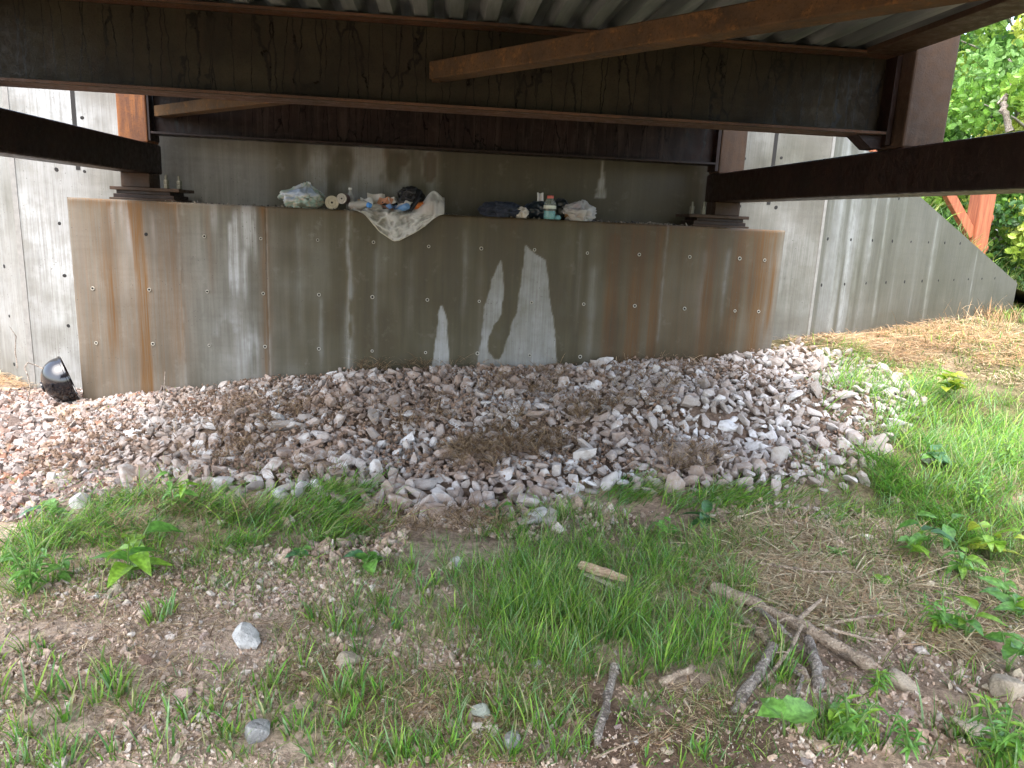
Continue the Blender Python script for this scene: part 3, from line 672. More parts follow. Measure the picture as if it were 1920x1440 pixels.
# small stones filling the gaps
nf = 5200; q = np.stack([pr.uniform(-2.9, 4.1, 4*nf), pr.uniform(3.4, 6.7, 4*nf)], 1); q = q[inside(q[:, 0]+pr.normal(0, .07, len(q)), q[:, 1]+pr.normal(0, .07, len(q)), EDGE)]; q = q[~((q[:, 1] > D-.03) & (q[:, 0] < 2.83))][:nf]
s_ = np.exp(pr.normal(math.log(.017), .35, len(q))).clip(.008, .035)
zq = hgt(q[:, 0], q[:, 1])+s_*.6
scatter_mass('rubble_chips', SMALL, np.column_stack([q, zq]), s_[:, None]*pr.uniform(.7, 1.2, (len(q), 3)), quats(len(q)), M_STONE_S, np.repeat(pr.uniform(0, .75, len(q))[:, None], 3, 1))

# soil and broken stems caught between the stones
nd = 9000; q = np.stack([pr.uniform(-2.6, 3.2, 5*nd), pr.uniform(3.9, 5.9, 5*nd)], 1); q = q[inside(q[:, 0], q[:, 1], EDGE)]
q = q[fbm(q[:, 0]*1.9, q[:, 1]*1.9, 0, 977, 4)+.10*np.exp(-((q[:, 0]-.2)/1.3)**2) > pr.uniform(.44, .62, len(q))][:nd]
s_ = np.exp(pr.normal(math.log(.008), .45, len(q))).clip(.003, .02)
scatter_mass('silt', SMALL, np.column_stack([q, hgt(q[:, 0], q[:, 1])+pr.uniform(.02, .055, len(q))]), s_[:, None]*pr.uniform(.7, 1.3, (len(q), 3)), quats(len(q)), M_PEB, np.array([(.22, .145, .10), (.27, .185, .13), (.18, .12, .08)])[pr.integers(0, 3, len(q))])
# pebbles and clods on the bare soil
def zone(n, cx, cy, rx, ry, s0, sig, cols, seed, nz=None):
    r = np.random.default_rng(seed); a = r.uniform(0, 2*np.pi, n*2); d = np.sqrt(r.uniform(0, 1, n*2))*(.75+.5*fbm(np.cos(a)*1.5, np.sin(a)*1.5, 0, seed, 3))
    p = np.stack([cx+rx*d*np.cos(a), cy+ry*d*np.sin(a)], 1)
    m_ = fbm(p[:, 0]*3, p[:, 1]*3, 0, seed+1, 3) > r.uniform(.3, .62, len(p)); p = p[m_][:n]
    s = np.exp(r.normal(math.log(s0), sig, len(p))).clip(.003, .05)
    c_ = np.array(cols)[r.integers(0, len(cols), len(p))]*r.uniform(.7, 1.25, (len(p), 1))
    return p, s, c_
SOILC = [(.41, .30, .225), (.45, .345, .265), (.37, .265, .19), (.47, .375, .295), (.42, .32, .24), (.51, .44, .37), (.35, .245, .175)]
REDC = [(.25, .19, .16), (.29, .245, .22), (.22, .15, .12), (.33, .285, .26), (.27, .21, .18), (.37, .335, .31), (.23, .185, .16), (.28, .15, .10), (.31, .27, .25)]
ZS = [zone(3500, *(-1.968, 3.923, 0.539, 0.403), .010, .5, REDC+SOILC, 525), zone(3000, *(1.503, 2.664, 1.045, 0.672), .005, .5, SOILC, 523), zone(1500, *(-3.095, 5.899, 0.455, 0.600), .013, .45, REDC, 524), zone(7000, *(0.175, 2.331, 1.588, 0.585), .0042, .45, SOILC, 520), zone(5000, *(-0.002, 1.886, 1.442, 0.133), .0036, .45, SOILC, 521), zone(4000, *(0.218, 3.172, 2.152, 0.482), .006, .45, SOILC, 522), zone(4200, *(-0.931, 2.588, 0.777, 0.675), .0058, .5, SOILC, 501), zone(2200, *(-1.055, 2.112, 0.506, 0.337), .0055, .5, SOILC, 502), zone(2900, *(-0.048, 2.373, 0.537, 0.537), .0055, .5, SOILC, 503), zone(1400, *(0.789, 1.879, 0.526, 0.190), .0048, .55, SOILC+REDC[:2], 504),
      zone(3800, *(-2.580, 5.147, 0.671, 1.186), .019, .45, REDC, 505), zone(2600, *(-2.246, 4.212, 0.453, 0.591), .016, .45, REDC, 511), zone(900, *(-0.421, 3.280, 0.342, 0.278), .013, .5, SOILC+REDC[:1], 506), zone(900, *(0.452, 3.513, 0.593, 0.229), .014, .5, SOILC, 507), zone(800, *(2.037, 2.494, 0.369, 0.548), .011, .5, SOILC+[(.5, .42, .3)], 508),
      zone(1000, *(1.380, 1.885, 0.335, 0.193), .0065, .55, SOILC, 509), zone(700, *(1.813, 3.300, 0.549, 0.323), .012, .5, SOILC, 510), zone(1300, *(-1.768, 5.350, 0.823, 0.355), .017, .4, REDC+SOILC, 512), zone(3000, *(-0.887, 2.900, 0.630, 0.286), .0068, .5, SOILC, 513)]
p = np.concatenate([a[0] for a in ZS]); s = np.concatenate([a[1] for a in ZS]); c = np.concatenate([a[2] for a in ZS])
kk = ~((p[:, 1] > D-.02) & (p[:, 0] > -2.75)); kk &= ~((((p[:, 0]-mx)/.36)**2+((p[:, 1]-my)/.22)**2 < 1) & (np.random.default_rng(8).uniform(0, 1, len(p)) < .72))
p, s, c = p[kk], s[kk], c[kk]
scatter_mass('gravel', SMALL, np.column_stack([p, gz(p[:, 0], p[:, 1])+s*.3]), s[:, None]*np.random.default_rng(5).uniform(.6, 1.2, (len(p), 3)), quats(len(p)), M_PEB, c)
# single stones lying apart from the pile
BIGROCK = []
def cut_rock(seed):
    bm = bmesh.new(); bmesh.ops.create_icosphere(bm, subdivisions=3, radius=1)
    V = np.array([v.co[:] for v in bm.verts]); F = np.array([[v.index for v in f.verts] for f in bm.faces]); bm.free(); r = np.random.default_rng(seed)
    for k in range(9):
        d_ = r.normal(size=3); d_ /= np.linalg.norm(d_); h_ = r.uniform(.45, .8); q = V @ d_; V = V-np.maximum(0, q-h_)[:, None]*d_*.93
    V *= (1+.10*(fbm(V[:, 0]*5+seed, V[:, 1]*5, V[:, 2]*5, seed, 3)-.5))[:, None]
    V -= V.mean(0); return V/np.abs(V).max(0), F
for i in range(6):
    V, F = cut_rock(900+i); BIGROCK.append(mesh_np('loose_stone', V, [F], M_STONE))
def pale(name, col):
    t = NT(name); o = t.pos(); n = t.noise(o, 24, 5, .65); n2 = t.noise(o, 110, 3, .7)
    cc_ = t.mix(t.ramp(n, .4, .7), col, [x*.62 for x in col]); cc_ = t.mix(t.ramp(n2, .5, .75, 0, .5), cc_, [min(1, x*1.35) for x in col]); t.bump(t.math('ADD', n, t.math('MULTIPLY', n2, .6)), 1., .012); return t.P(Base_Color=cc_, Roughness=.85)
PALE = {'white': pale('stone_white', (.60, .58, .54)), 'pink': pale('stone_pink', (.45, .33, .27)), 'tan': pale('stone_tan', (.44, .36, .26)), 'grey': pale('stone_grey', (.36, .35, .33)), 'green': pale('stone_mossy', (.42, .44, .36)), 'brown': pale('stone_brown', (.27, .17, .12))}
def lone(g, w_px, col, label, sq=(1, .8, .6), k=0):
    d_ = math.hypot(g[0], g[1], 1.4); r_ = w_px/1400*d_/2
    me = BIGROCK[k % 6].copy(); me.materials.clear(); me.materials.append(PALE[col])
    R_ = quats(1, .12)[0]
    put_stone('loose_stone', g[0], g[1], float(hgt(g[0], g[1]))+r_*sq[2]*.45, (r_*sq[0]*1.05, r_*sq[1], r_*sq[2]), R_, label, 'stones lying loose in the foreground', me)
for i, a in enumerate([
    ((-0.643, 2.422), 62, 'white', 'large chalky white stone alone on the bare soil left of the tall grass'),
    ((-0.759, 2.129), 36, 'pink', 'pinkish squarish stone lying behind the left foreground grass tufts'),
    ((-0.491, 1.940), 48, 'grey', 'grey wedge shaped stone among foreground grass below the pinkish stone'),
    ((-0.281, 2.287), 52, 'tan', 'dull tan stone half hidden by grass right of the chalky white stone'),
    ((-0.448, 2.435), 24, 'tan', 'small flat tan stone just beyond the chalky white stone'),
    ((0.159, 2.015), 34, 'green', 'rounded pale greenish stone in thin grass at the bottom middle'),
    ((0.067, 1.940), 34, 'tan', 'blunt tan stone left of the rounded greenish stone'),
    ((0.246, 1.891), 40, 'grey', 'mottled grey stone behind foreground blades near the bottom edge'),
    ((0.532, 3.497), 44, 'white', 'pale stone at the tip of the rubble spilling into the grass'),
    ((0.458, 3.704), 24, 'white', 'small white upright stone just above the tip of the spilled rubble'),
    ((-0.262, 3.497), 26, 'white', 'small clean white stone at the end of the left grass band'),
    ((-0.016, 3.562), 32, 'pink', 'pinkish blocky stone on red soil left of the spilled rubble'),
    ((-0.883, 2.886), 24, 'tan', 'small upright tan stone on red soil below the left grass band'),
    ((-0.790, 2.450), 22, 'pink', 'small pinkish stone between the weeds and the chalky white stone'),
    ((-0.938, 2.303), 26, 'brown', 'brown rounded stone on dry soil above the left tufts'),
    ((-1.272, 2.731), 26, 'white', 'off-white stone in the little row of stones under the left weed'),
    ((-1.226, 2.785), 28, 'tan', 'tan stone beside the off-white one under the left weed'),
    ((0.105, 3.013), 26, 'white', 'flat white chip at the left edge of the tall grass clump'),
    ((0.368, 2.256), 34, 'green', 'mossy pale stone at the foot of the tall grass clump'),
    ((0.248, 2.306), 36, 'tan', 'flat tan stone left of the mossy stone at the grass foot'),
    ((0.724, 1.990), 26, 'brown', 'reddish brown stone on mud right of the upright stick'),
    ((0.458, 1.966), 26, 'brown', 'dark reddish stone on mud left of the upright stick'),
    ((0.607, 1.864), 26, 'white', 'white pebble on mud above the thin pale twig'),
    ((1.492, 1.929), 24, 'pink', 'round pinkish stone on soil right of the broad serrated leaf'),
    ((1.474, 1.863), 30, 'brown', 'brown angular stone below the round pinkish one'),
    ((1.581, 2.091), 56, 'tan', 'broad ochre stone at the lower end of the long branch'),
    ((1.916, 2.025), 60, 'tan', 'large ochre stone at the right border above the leafy weeds'),
    ((2.097, 2.306), 44, 'brown', 'reddish stone by the right border beside dry stalks'),
    ((0.691, 1.825), 24, 'tan', 'small tan chip on the wet mud in the bottom middle'),
    ((2.547, 3.664), 22, 'tan', 'orange tan stone in the grass right of the rubble pile'),
    ((3.042, 4.094), 40, 'white', 'flat whitish slab lying in the green grass right of the rubble'),
    ((-1.759, 3.694), 44, 'white', 'whitish flat stone sunk in the left grass band'),
    ((-1.129, 3.916), 42, 'white', 'bright white flat stone at the lower left edge of the rubble')]):
    lone(*a, k=i, sq=((1, .8, .62), (1, .7, .5), (1, .9, .75))[i % 3])

# ---------------------------------------------------------------- grass
def blades(P, h, w, az, th0, th1, tint, seg=3, tipfade=.7):
    n = len(P); r = np.random.default_rng(n); dx, dy = np.cos(az), np.sin(az)
    c_ = P.copy(); pts = [c_.copy()]
    for k in range(seg):
        th = th0+(th1-th0)*((k+.5)/seg)**1.2
        c_ = c_+(h/seg)[:, None]*np.stack([np.sin(th)*dx, np.sin(th)*dy, np.cos(th)], 1); pts.append(c_.copy())
    fa = az+np.pi/2+r.normal(0, .5, n); wx = np.stack([np.cos(fa), np.sin(fa), r.normal(0, .2, n)], 1)
    V = []
    for k in range(seg): wk = w*(1-(k/seg)**2*.75); V += [pts[k]-wx*wk[:, None]/2, pts[k]+wx*wk[:, None]/2]
    V.append(pts[seg]); nv = 2*seg+1; V = np.stack(V, 1)
    b_ = (np.arange(n)*nv)[:, None]
    Q = np.concatenate([b_+np.array([2*k, 2*k+1, 2*k+3, 2*k+2]) for k in range(seg-1)]); T = b_+np.array([2*seg-2, 2*seg-1, 2*seg])
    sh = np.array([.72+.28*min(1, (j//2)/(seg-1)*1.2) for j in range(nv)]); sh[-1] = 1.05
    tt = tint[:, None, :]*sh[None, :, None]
    return V.reshape(-1, 3), Q, T, tt.reshape(-1, 3)
GA = [[], [], [], [], 0]
def mass(acc, r):
    V, Q, T, c_ = r; acc[0].append(V); acc[1].append(Q+acc[4]); acc[2].append(T+acc[4]); acc[3].append(c_); acc[4] += len(V)
def emit(acc, name, mat):
    return tag(link(name, mesh_np(name, np.concatenate(acc[0]), [np.concatenate(acc[1]), np.concatenate(acc[2])], mat, True, np.concatenate(acc[3]))), kind='stuff')
CLEAR = [(*(0.666, 2.799), .07), (*(0.749, 2.765), .07), (*(0.640, 2.667), .06), (*(0.731, 2.891), .05), (*(-0.629, 2.365), .08), (*(-0.590, 2.279), .06)]+[(*q_, .05) for q_ in ((1.160, 2.677), (1.216, 2.568), (1.275, 2.504), (1.309, 2.391), (1.347, 2.301), (1.404, 2.218), (1.455, 2.170), (1.034, 2.072), (1.123, 2.153), (0.574, 2.076), (0.511, 1.904), (0.551, 1.974), (0.815, 2.116), (0.878, 2.141), (1.269, 2.087), (1.322, 2.173), (1.130, 1.933), (1.060, 1.820), (0.515, 3.371), (1.553, 2.048), (-0.273, 2.243), (0.157, 1.977), (-0.746, 2.089), (-0.484, 1.906))]
GREEN = [(.13, .31, .035), (.18, .39, .05), (.26, .46, .06), (.11, .28, .06), (.33, .49, .08), (.27, .43, .19), (.38, .38, .17)]  # the pale bluish green paints sky reflection into some blades
YEL = [(.20, .22, .06), (.15, .20, .05), (.28, .24, .10), (.11, .18, .04)]
TAN = [(.52, .40, .24), (.60, .48, .30), (.40, .29, .17), (.68, .57, .38), (.46, .30, .17)]
BRN = [(.20, .125, .065), (.26, .17, .09), (.15, .09, .05), (.30, .21, .12)]
ORG = [(.48, .30, .15), (.56, .38, .21), (.42, .24, .11), (.60, .45, .27)]
def field(acc, e, n, h, w, cols, seed, th0=(.1, .5), th1=(.6, 1.3), az=None, azs=.8, tuft=0, edge=.62, lift=0., zf=None):
    """n blades over the ellipse e=(cx,cy,rx,ry); tuft>0 gathers them into clumps of that many"""
    r = np.random.default_rng(seed); cx, cy, rx, ry = e
    n = int(n*((.31 if n >= 1500 else .42) if acc is GA else 1)); w = (w[0]*1.25, w[1]*1.4) if acc is GA else w
    nt = max(1, n//max(1, tuft)) if tuft else n
    a = r.uniform(0, 2*np.pi, nt*3); d = r.uniform(0, 1, nt*3)**.5*1.15
    p = np.stack([cx+rx*d*np.cos(a), cy+ry*d*np.sin(a)], 1)
    dens = fbm(p[:, 0]*4.5, p[:, 1]*4.5, 0, seed, 3)+.25*(1-d)
    p = p[dens > r.uniform(edge-.16, edge+.04, len(p))][:nt]
    if tuft:
        hs = r.uniform(.6, 1.25, len(p)); ta = r.uniform(0, 6.28, len(p)); cnt = r.integers(max(2, tuft//2), tuft*3//2+1, len(p)); k = np.repeat(np.arange(len(p)), cnt)
        q = p[k]+r.normal(0, .014, (len(k), 2)); hh = hs[k]; oa = np.arctan2(q[:, 1]-p[k][:, 1], q[:, 0]-p[k][:, 0]); p = q
    else: hh = np.ones(len(p)); oa = r.uniform(0, 6.28, len(p))
    if acc is GA and len(p):
        kp = np.ones(len(p), bool)
        for qx, qy, qr in CLEAR: kp &= (p[:, 0]-qx)**2+(p[:, 1]-qy)**2 > qr*qr
        p, hh, oa = p[kp], hh[kp], oa[kp]
    n_ = len(p)
    azz = oa+r.normal(0, .5, n_) if az is None else az+r.normal(0, azs, n_)
    H = (h[0]*.7+(h[1]-h[0]*.7)*r.uniform(0, 1, n_)**1.7)*hh*.92
    c_ = np.array(cols)[r.integers(0, len(cols), n_)]*r.uniform(.75, 1.3, (n_, 1))
    zz = (zf or gz)(p[:, 0], p[:, 1])-.004+lift*r.uniform(0, 1, n_)
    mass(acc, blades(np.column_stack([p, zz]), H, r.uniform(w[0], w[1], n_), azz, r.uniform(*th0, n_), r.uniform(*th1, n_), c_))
W1 = (.0024, .0046)
G = GA
# left grass band, long and combed over to the right
field(G, (-1.534, 3.459, 0.480, 0.367), 5200, (.10, .24), W1, GREEN, 601, (.3, 1.), (1.1, 1.85), -.4, 1.3, edge=.72)
field(G, (-0.759, 3.512, 0.585, 0.321), 7000, (.10, .26), W1, GREEN, 602, (.3, 1.), (1.1, 1.8), -.3, 1.2, edge=.72)
field(G, (-1.333, 3.805, 0.708, 0.185), 2000, (.08, .18), W1, GREEN, 603, (.3, .8), (1.0, 1.6), edge=.72)
field(G, (-0.457, 3.565, 0.292, 0.247), 2600, (.12, .24), W1, GREEN, 604, (.4, .9), (1.2, 1.7), .1, .6, edge=.72)
field(G, (-1.658, 3.041, 0.229, 0.300), 1400, (.08, .18), W1, GREEN, 605, (.3, .7), (.9, 1.5), tuft=14)
# middle clump, tall and fine
field(G, (0.704, 2.872, 0.553, 0.605), 25000, (.06, .21), (.0016, .003), GREEN, 610, (.05, .7), (.6, 1.75), tuft=7, edge=.55)
field(G, (0.590, 2.521, 0.343, 0.306), 10000, (.10, .25), (.0016, .0032), GREEN[1:], 611, (.05, .5), (.35, 1.5), -1.2, 1.6)
field(G, (0.320, 2.676, 0.311, 0.449), 3400, (.06, .15), (.0016, .003), GREEN+YEL[:2], 612, (.05, .4), (.4, 1.2), tuft=6)
field(G, (0.879, 2.319, 0.247, 0.242), 2600, (.10, .25), (.0022, .004), GREEN, 613, (.1, .5), (.6, 1.4), tuft=10)
# along the foot of the pile, right of middle
field(G, (1.197, 3.711, 0.544, 0.213), 4000, (.10, .22), W1, GREEN, 620, (.4, .9), (1.1, 1.7), -.2, .9, edge=.72)
field(G, (1.886, 3.578, 0.523, 0.280), 2800, (.09, .2), W1, GREEN+YEL[:1], 621, (.5, 1.), (1.2, 1.7), -.3, .9)
field(G, (1.486, 3.173, 0.596, 0.280), 2200, (.08, .18), W1, GREEN+YEL, 622, (.3, .8), (1., 1.6), tuft=10)
# right hand side meadow
field(G, (3.369, 4.365, 0.617, 1.232), 17000, (.12, .30), (.003, .006), GREEN, 630, (.2, .8), (.9, 1.6), .3, 1.2)
field(G, (2.586, 3.640, 0.325, 0.494), 4500, (.14, .28), W1, GREEN[:4], 631, (.4, .9), (1.2, 1.7), -2.4, .8, edge=.72)
field(G, (2.899, 3.432, 0.302, 0.790), 4200, (.10, .24), W1, GREEN+YEL[:2], 632, (.2, .7), (.8, 1.5), tuft=10)
field(G, (3.956, 5.541, 0.445, 0.743), 3600, (.09, .2), W1, GREEN+YEL[1:2], 633, (.2, .7), (.8, 1.5))
field(G, (3.344, 4.987, 0.192, 0.860), 1500, (.10, .22), W1, GREEN, 634, (.3, .8), (1., 1.6), 2.8, .7)
field(G, (3.323, 6.117, 0.364, 0.240), 700, (.10, .24), W1, GREEN+YEL, 635, (.3, .8), (1., 1.6), 0, .9)
# foreground tufts and thin sprinkling
for i, (e, n_, t_, hr) in enumerate((((-1.008, 2.076, 0.153, 0.125), 420, 10, (.09, .17)), ((-1.017, 2.593, 0.066, 0.056), 160, 30, (.07, .12)), ((-0.574, 1.959, 0.166, 0.119), 380, 8, (.06, .13)), ((-1.013, 1.892, 0.184, 0.105), 600, 10, (.06, .13)), ((-0.455, 2.039, 0.111, 0.126), 200, 8, (.07, .13)), ((-0.353, 2.447, 0.112, 0.205), 300, 14, (.06, .13)), ((-0.059, 2.710, 0.166, 0.248), 420, 12, (.07, .14)), ((0.278, 1.897, 0.188, 0.115), 700, 10, (.10, .2)), ((1.200, 1.837, 0.145, 0.101), 700, 12, (.08, .16)), ((1.084, 2.196, 0.185, 0.163), 520, 12, (.07, .15)), ((-0.094, 1.885, 0.213, 0.089), 600, 12, (.06, .13)), ((1.681, 1.818, 0.135, 0.145), 700, 14, (.08, .17)), ((1.830, 2.668, 0.324, 0.392), 700, 10, (.07, .16)), ((-0.250, 2.056, 0.097, 0.103), 300, 14, (.08, .14)), ((-1.325, 2.279, 0.098, 0.200), 260, 12, (.06, .12)), ((0.672, 2.049, 0.120, 0.108), 160, 10, (.05, .1)), ((0.809, 1.797, 0.186, 0.046), 160, 8, (.05, .1)))):
    field(G, e, n_, hr, (.003, .0065) if n_ < 500 else (.0025, .005), GREEN+YEL[1:2], 650+i, (.05, .5), (.4, 1.3), tuft=t_, edge=.5)
field(G, (-0.584, 2.485, 0.996, 0.649), 9000, (.03, .10), (.0014, .0026), GREEN+YEL+TAN[:2], 670, (.1, 1.), (.5, 1.9), tuft=5, edge=.62)
field(G, (0.320, 1.984, 1.449, 0.244), 11000, (.03, .12), (.0014, .0026), GREEN+YEL+TAN[:2], 674, (.1, 1.), (.5, 1.9), tuft=5, edge=.58)
field(G, (-0.012, 2.418, 0.477, 0.494), 7000, (.04, .15), (.0014, .0026), GREEN+YEL, 675, (.05, .8), (.4, 1.8), tuft=4, edge=.55)
field(G, (1.756, 2.928, 0.979, 0.853), 9000, (.04, .15), (.0014, .0028), GREEN+YEL+TAN[:2], 676, (.1, .9), (.5, 1.8), tuft=5, edge=.58)
field(G, (0.872, 3.305, 0.769, 0.298), 3600, (.05, .14), (.0015, .003), GREEN+YEL, 677, (.1, .9), (.5, 1.8), tuft=5, edge=.58)
field(G, (-1.222, 2.957, 0.687, 0.349), 4200, (.04, .13), (.0015, .003), GREEN+YEL[:1], 678, (.1, .9), (.5, 1.8), tuft=6, edge=.58)
field(G, (-0.434, 3.027, 0.563, 0.298), 2600, (.04, .12), (.0015, .003), GREEN+YEL[:1], 679, (.1, .9), (.5, 1.8), tuft=6, edge=.6)
field(G, (0.657, 2.363, 0.795, 0.375), 6000, (.05, .16), (.0014, .0026), GREEN+YEL, 682, (.05, .8), (.4, 1.8), tuft=4, edge=.58)
field(G, (3.104, 3.591, 0.301, 1.685), 5000, (.06, .2), (.002, .0035), GREEN+YEL, 683, (.1, .8), (.5, 1.7), tuft=6, edge=.58)
field(G, (-0.006, 2.111, 0.696, 0.317), 3400, (.03, .11), (.002, .004), GREEN+YEL, 671, (.1, .8), (.6, 1.6), tuft=6, edge=.62)
field(G, (1.632, 2.300, 0.583, 0.606), 1800, (.04, .12), (.002, .004), GREEN+YEL, 672, (.1, .8), (.6, 1.6), tuft=6, edge=.62)
field(G, (-2.017, 5.531, 1.078, 1.430), 300, (.03, .08), (.002, .004), GREEN, 673, (.1, .8), (.6, 1.6), tuft=10, edge=.6)
field(G, (2.436, 3.398, 0.576, 0.501), 4200, (.06, .18), (.002, .0036), GREEN+YEL, 684, (.2, .9), (.7, 1.8), tuft=7, edge=.6)
field(G, (2.432, 3.016, 0.428, 0.568), 3600, (.06, .18), (.002, .0036), GREEN+YEL, 685, (.2, .9), (.7, 1.8), tuft=7, edge=.6)
field(G, (-1.086, 3.195, 0.863, 0.284), 3600, (.05, .15), (.0018, .0034), GREEN+YEL[:1], 686, (.2, 1.), (.7, 1.8), tuft=6, edge=.62)
field(G, (-1.180, 3.927, 1.065, 0.234), 2200, (.05, .15), (.002, .0036), GREEN, 687, (.2, 1.), (.7, 1.8), tuft=6, edge=.64)
field(G, (2.374, 4.056, 0.586, 0.204), 1600, (.06, .16), (.002, .0036), GREEN, 688, (.2, 1.), (.7, 1.8), tuft=6, edge=.64)
# mown lawn rising behind on the right
field(G, (4.946, 6.130, 0.936, 1.280), 9000, (.03, .08), (.004, .008), YEL+GREEN[2:3], 680, (.1, .6), (.5, 1.4))
field(G, (7.384, 8.942, 0.407, 2.562), 4000, (.05, .14), (.006, .012), YEL+GREEN[2:], 681, (.1, .6), (.5, 1.4))
r = np.random.default_rng(690); n = 15000
px = r.uniform(4.6, 15, n); py = r.uniform(3., 14.5, n)
kk = (py-YW < (px-JX)*math.tan(WA)-.1) | (px > 7.9)
px, py = px[kk], py[kk]; n = len(px)
mass(G, blades(np.column_stack([px, py, hgt(px, py)]), r.uniform(.04, .13, n), r.uniform(.006, .012, n), r.uniform(0, 6.3, n), r.uniform(.1, .5, n), r.uniform(.5, 1.4, n), np.array(YEL+GREEN[2:])[r.integers(0, 7, n)]))
field(G, (4.2, 2.6, 1.6, 1.5), 9000, (.05, .18), (.002, .0036), GREEN+YEL+TAN[:2], 691, (.2, .9), (.7, 1.8), tuft=7, edge=.58)
field(G, (4.6, 4.2, 1.3, .8), 5000, (.06, .18), (.002, .004), GREEN+YEL, 692, (.2, .9), (.7, 1.8), tuft=7, edge=.56)
field(G, (-3.0, 2.2, 1.2, 1.6), 4000, (.04, .14), (.002, .0034), GREEN+YEL, 693, (.2, .9), (.7, 1.8), tuft=7, edge=.62)
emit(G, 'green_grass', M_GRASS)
S_ = [[], [], [], [], 0]
FL = dict(th0=(1.2, 1.55), th1=(1.4, 1.75))
field(S_, (1.662, 2.989, 0.422, 0.411), 5200, (.10, .26), (.003, .006), TAN, 701, lift=.03, edge=.55, **FL)
field(S_, (1.737, 2.588, 0.357, 0.375), 3600, (.10, .24), (.003, .006), TAN, 702, lift=.03, **FL)
field(S_, (1.562, 3.165, 0.234, 0.199), 1000, (.08, .22), (.002, .004), TAN+BRN, 703, lift=.03, **FL)
field(S_, (2.211, 2.740, 0.349, 0.589), 2600, (.08, .22), (.003, .0055), TAN, 704, lift=.03, **FL)
field(S_, (4.604, 6.874, 1.219, 0.818), 7000, (.10, .30), (.0035, .007), ORG, 705, lift=.05, edge=.5, **FL)
field(S_, (3.640, 6.238, 0.672, 0.420), 2200, (.10, .28), (.0035, .007), ORG+TAN, 706, lift=.04, edge=.5, **FL)
field(S_, (5.928, 7.596, 0.570, 1.114), 2500, (.10, .28), (.004, .008), ORG+TAN, 707, lift=.05, edge=.5, **FL)
field(S_, (4.668, 5.965, 0.682, 0.805), 2600, (.06, .2), (.003, .006), TAN+YEL[:1], 708, lift=.03, **FL)
field(S_, (5.146, 7.932, 1.273, 0.772), 260, (.20, .42), (.003, .005), ORG, 709, (.1, .6), (.6, 1.5))
field(S_, (6.683, 8.330, 0.296, 0.776), 300, (.2, .4), (.004, .007), ORG+BRN, 710, (.1, .6), (.6, 1.5))
field(S_, (-3.618, 6.811, 0.297, 0.574), 2200, (.08, .26), (.003, .006), ORG+TAN, 711, lift=.05, edge=.5, **FL)
field(S_, (-3.812, 7.016, 0.147, 0.444), 120, (.2, .4), (.003, .005), ORG, 712, (.1, .5), (.5, 1.4))
field(S_, (-0.883, 2.556, 0.761, 0.593), 5200, (.03, .10), (.002, .0038), TAN+BRN, 713, lift=.01, edge=.62, **FL)
field(S_, (0.161, 2.072, 0.695, 0.285), 5200, (.03, .11), (.002, .0038), TAN+BRN, 714, lift=.012, edge=.62, **FL)
field(S_, (1.177, 2.694, 0.349, 0.401), 900, (.06, .16), (.002, .004), TAN, 715, lift=.03, **FL)
for i, (e, n_) in enumerate((((0.476, 4.407, 0.373, 0.307), 1700), ((0.237, 4.196, 0.189, 0.202), 700), ((-0.502, 5.916, 0.134, 0.200), 320), ((1.518, 4.156, 0.197, 0.286), 800), ((-1.044, 4.901, 0.444, 0.379), 900), ((0.751, 5.297, 0.545, 0.352), 900), ((1.448, 5.058, 0.447, 0.307), 800), ((0.092, 5.855, 0.383, 0.174), 300), ((-1.259, 4.427, 0.342, 0.236), 500), ((-0.200, 4.874, 0.420, 0.234), 500), ((0.977, 4.777, 0.251, 0.183), 500), ((0.048, 3.334, 0.380, 0.141), 700), ((-1.256, 3.357, 0.353, 0.250), 500), ((1.755, 5.597, 0.584, 0.183), 400), ((-0.742, 3.990, 0.383, 0.149), 350))):
    field(S_, e, n_, (.06, .17), (.0025, .005), BRN+TAN[2:3], 730+i, (.7, 1.4), (1.2, 1.8), tuft=16, lift=.07, edge=.55, zf=lambda a, b: hgt(a, b)+.035)
emit(S_, 'dry_straw', M_STRAW)
# grass hanging over the bank behind the sloping wing wall
B_ = [[], [], [], [], 0]; r = np.random.default_rng(760); n = 2600
u = r.uniform(.8, 8.5, n); e_ = r.uniform(.3, 2.2, n)**1.3; px = JX+u*ca-e_*sa*.3; py = YW+u*sa+e_
mass(B_, blades(np.column_stack([px, py, bank_z(px, py)]), r.uniform(.15, .5, n), r.uniform(.006, .012, n), r.uniform(0, 6.3, n), r.uniform(.1, .4, n), r.uniform(.6, 1.8, n), np.array(GREEN[2:]+YEL+TAN[:2])[r.integers(0, 9, n)]))
emit(B_, 'bank_grass', M_GRASS)

# ---------------------------------------------------------------- weeds
def leaf_mesh(name, L, W, col, fold=.25, droop=.5, n=7, serr=0., vein=True):
    V = []; F = []; T = []
    for i in range(n+1):
        t_ = i/n; wv = W/2*(math.sin(math.pi*min(1, t_**.72))**.85 if 0 < t_ < 1 else 0)*(1+serr*(1 if i % 2 else -1))
        xx_ = L*t_; zc = -droop*L*t_*t_*.6
        for j, s__ in enumerate((-1, -.5, 0, .5, 1)):
            V.append((xx_-abs(s__)*L*.03, s__*wv, zc+abs(s__)*wv*fold*2-(.02*L*math.sin(i*2.2) if abs(s__) == 1 else 0)))
            k_ = 1.25 if j == 2 else (.92 if abs(s__) == .5 else 1.05); T.append([col[0]*k_, col[1]*k_, col[2]*k_])
    for i in range(n):
        for j in range(4):
            a = i*5+j; F.append((a, a+5, a+6, a+1))
    return mesh_np(name, V, [np.array(F)], M_LEAF, True, T)
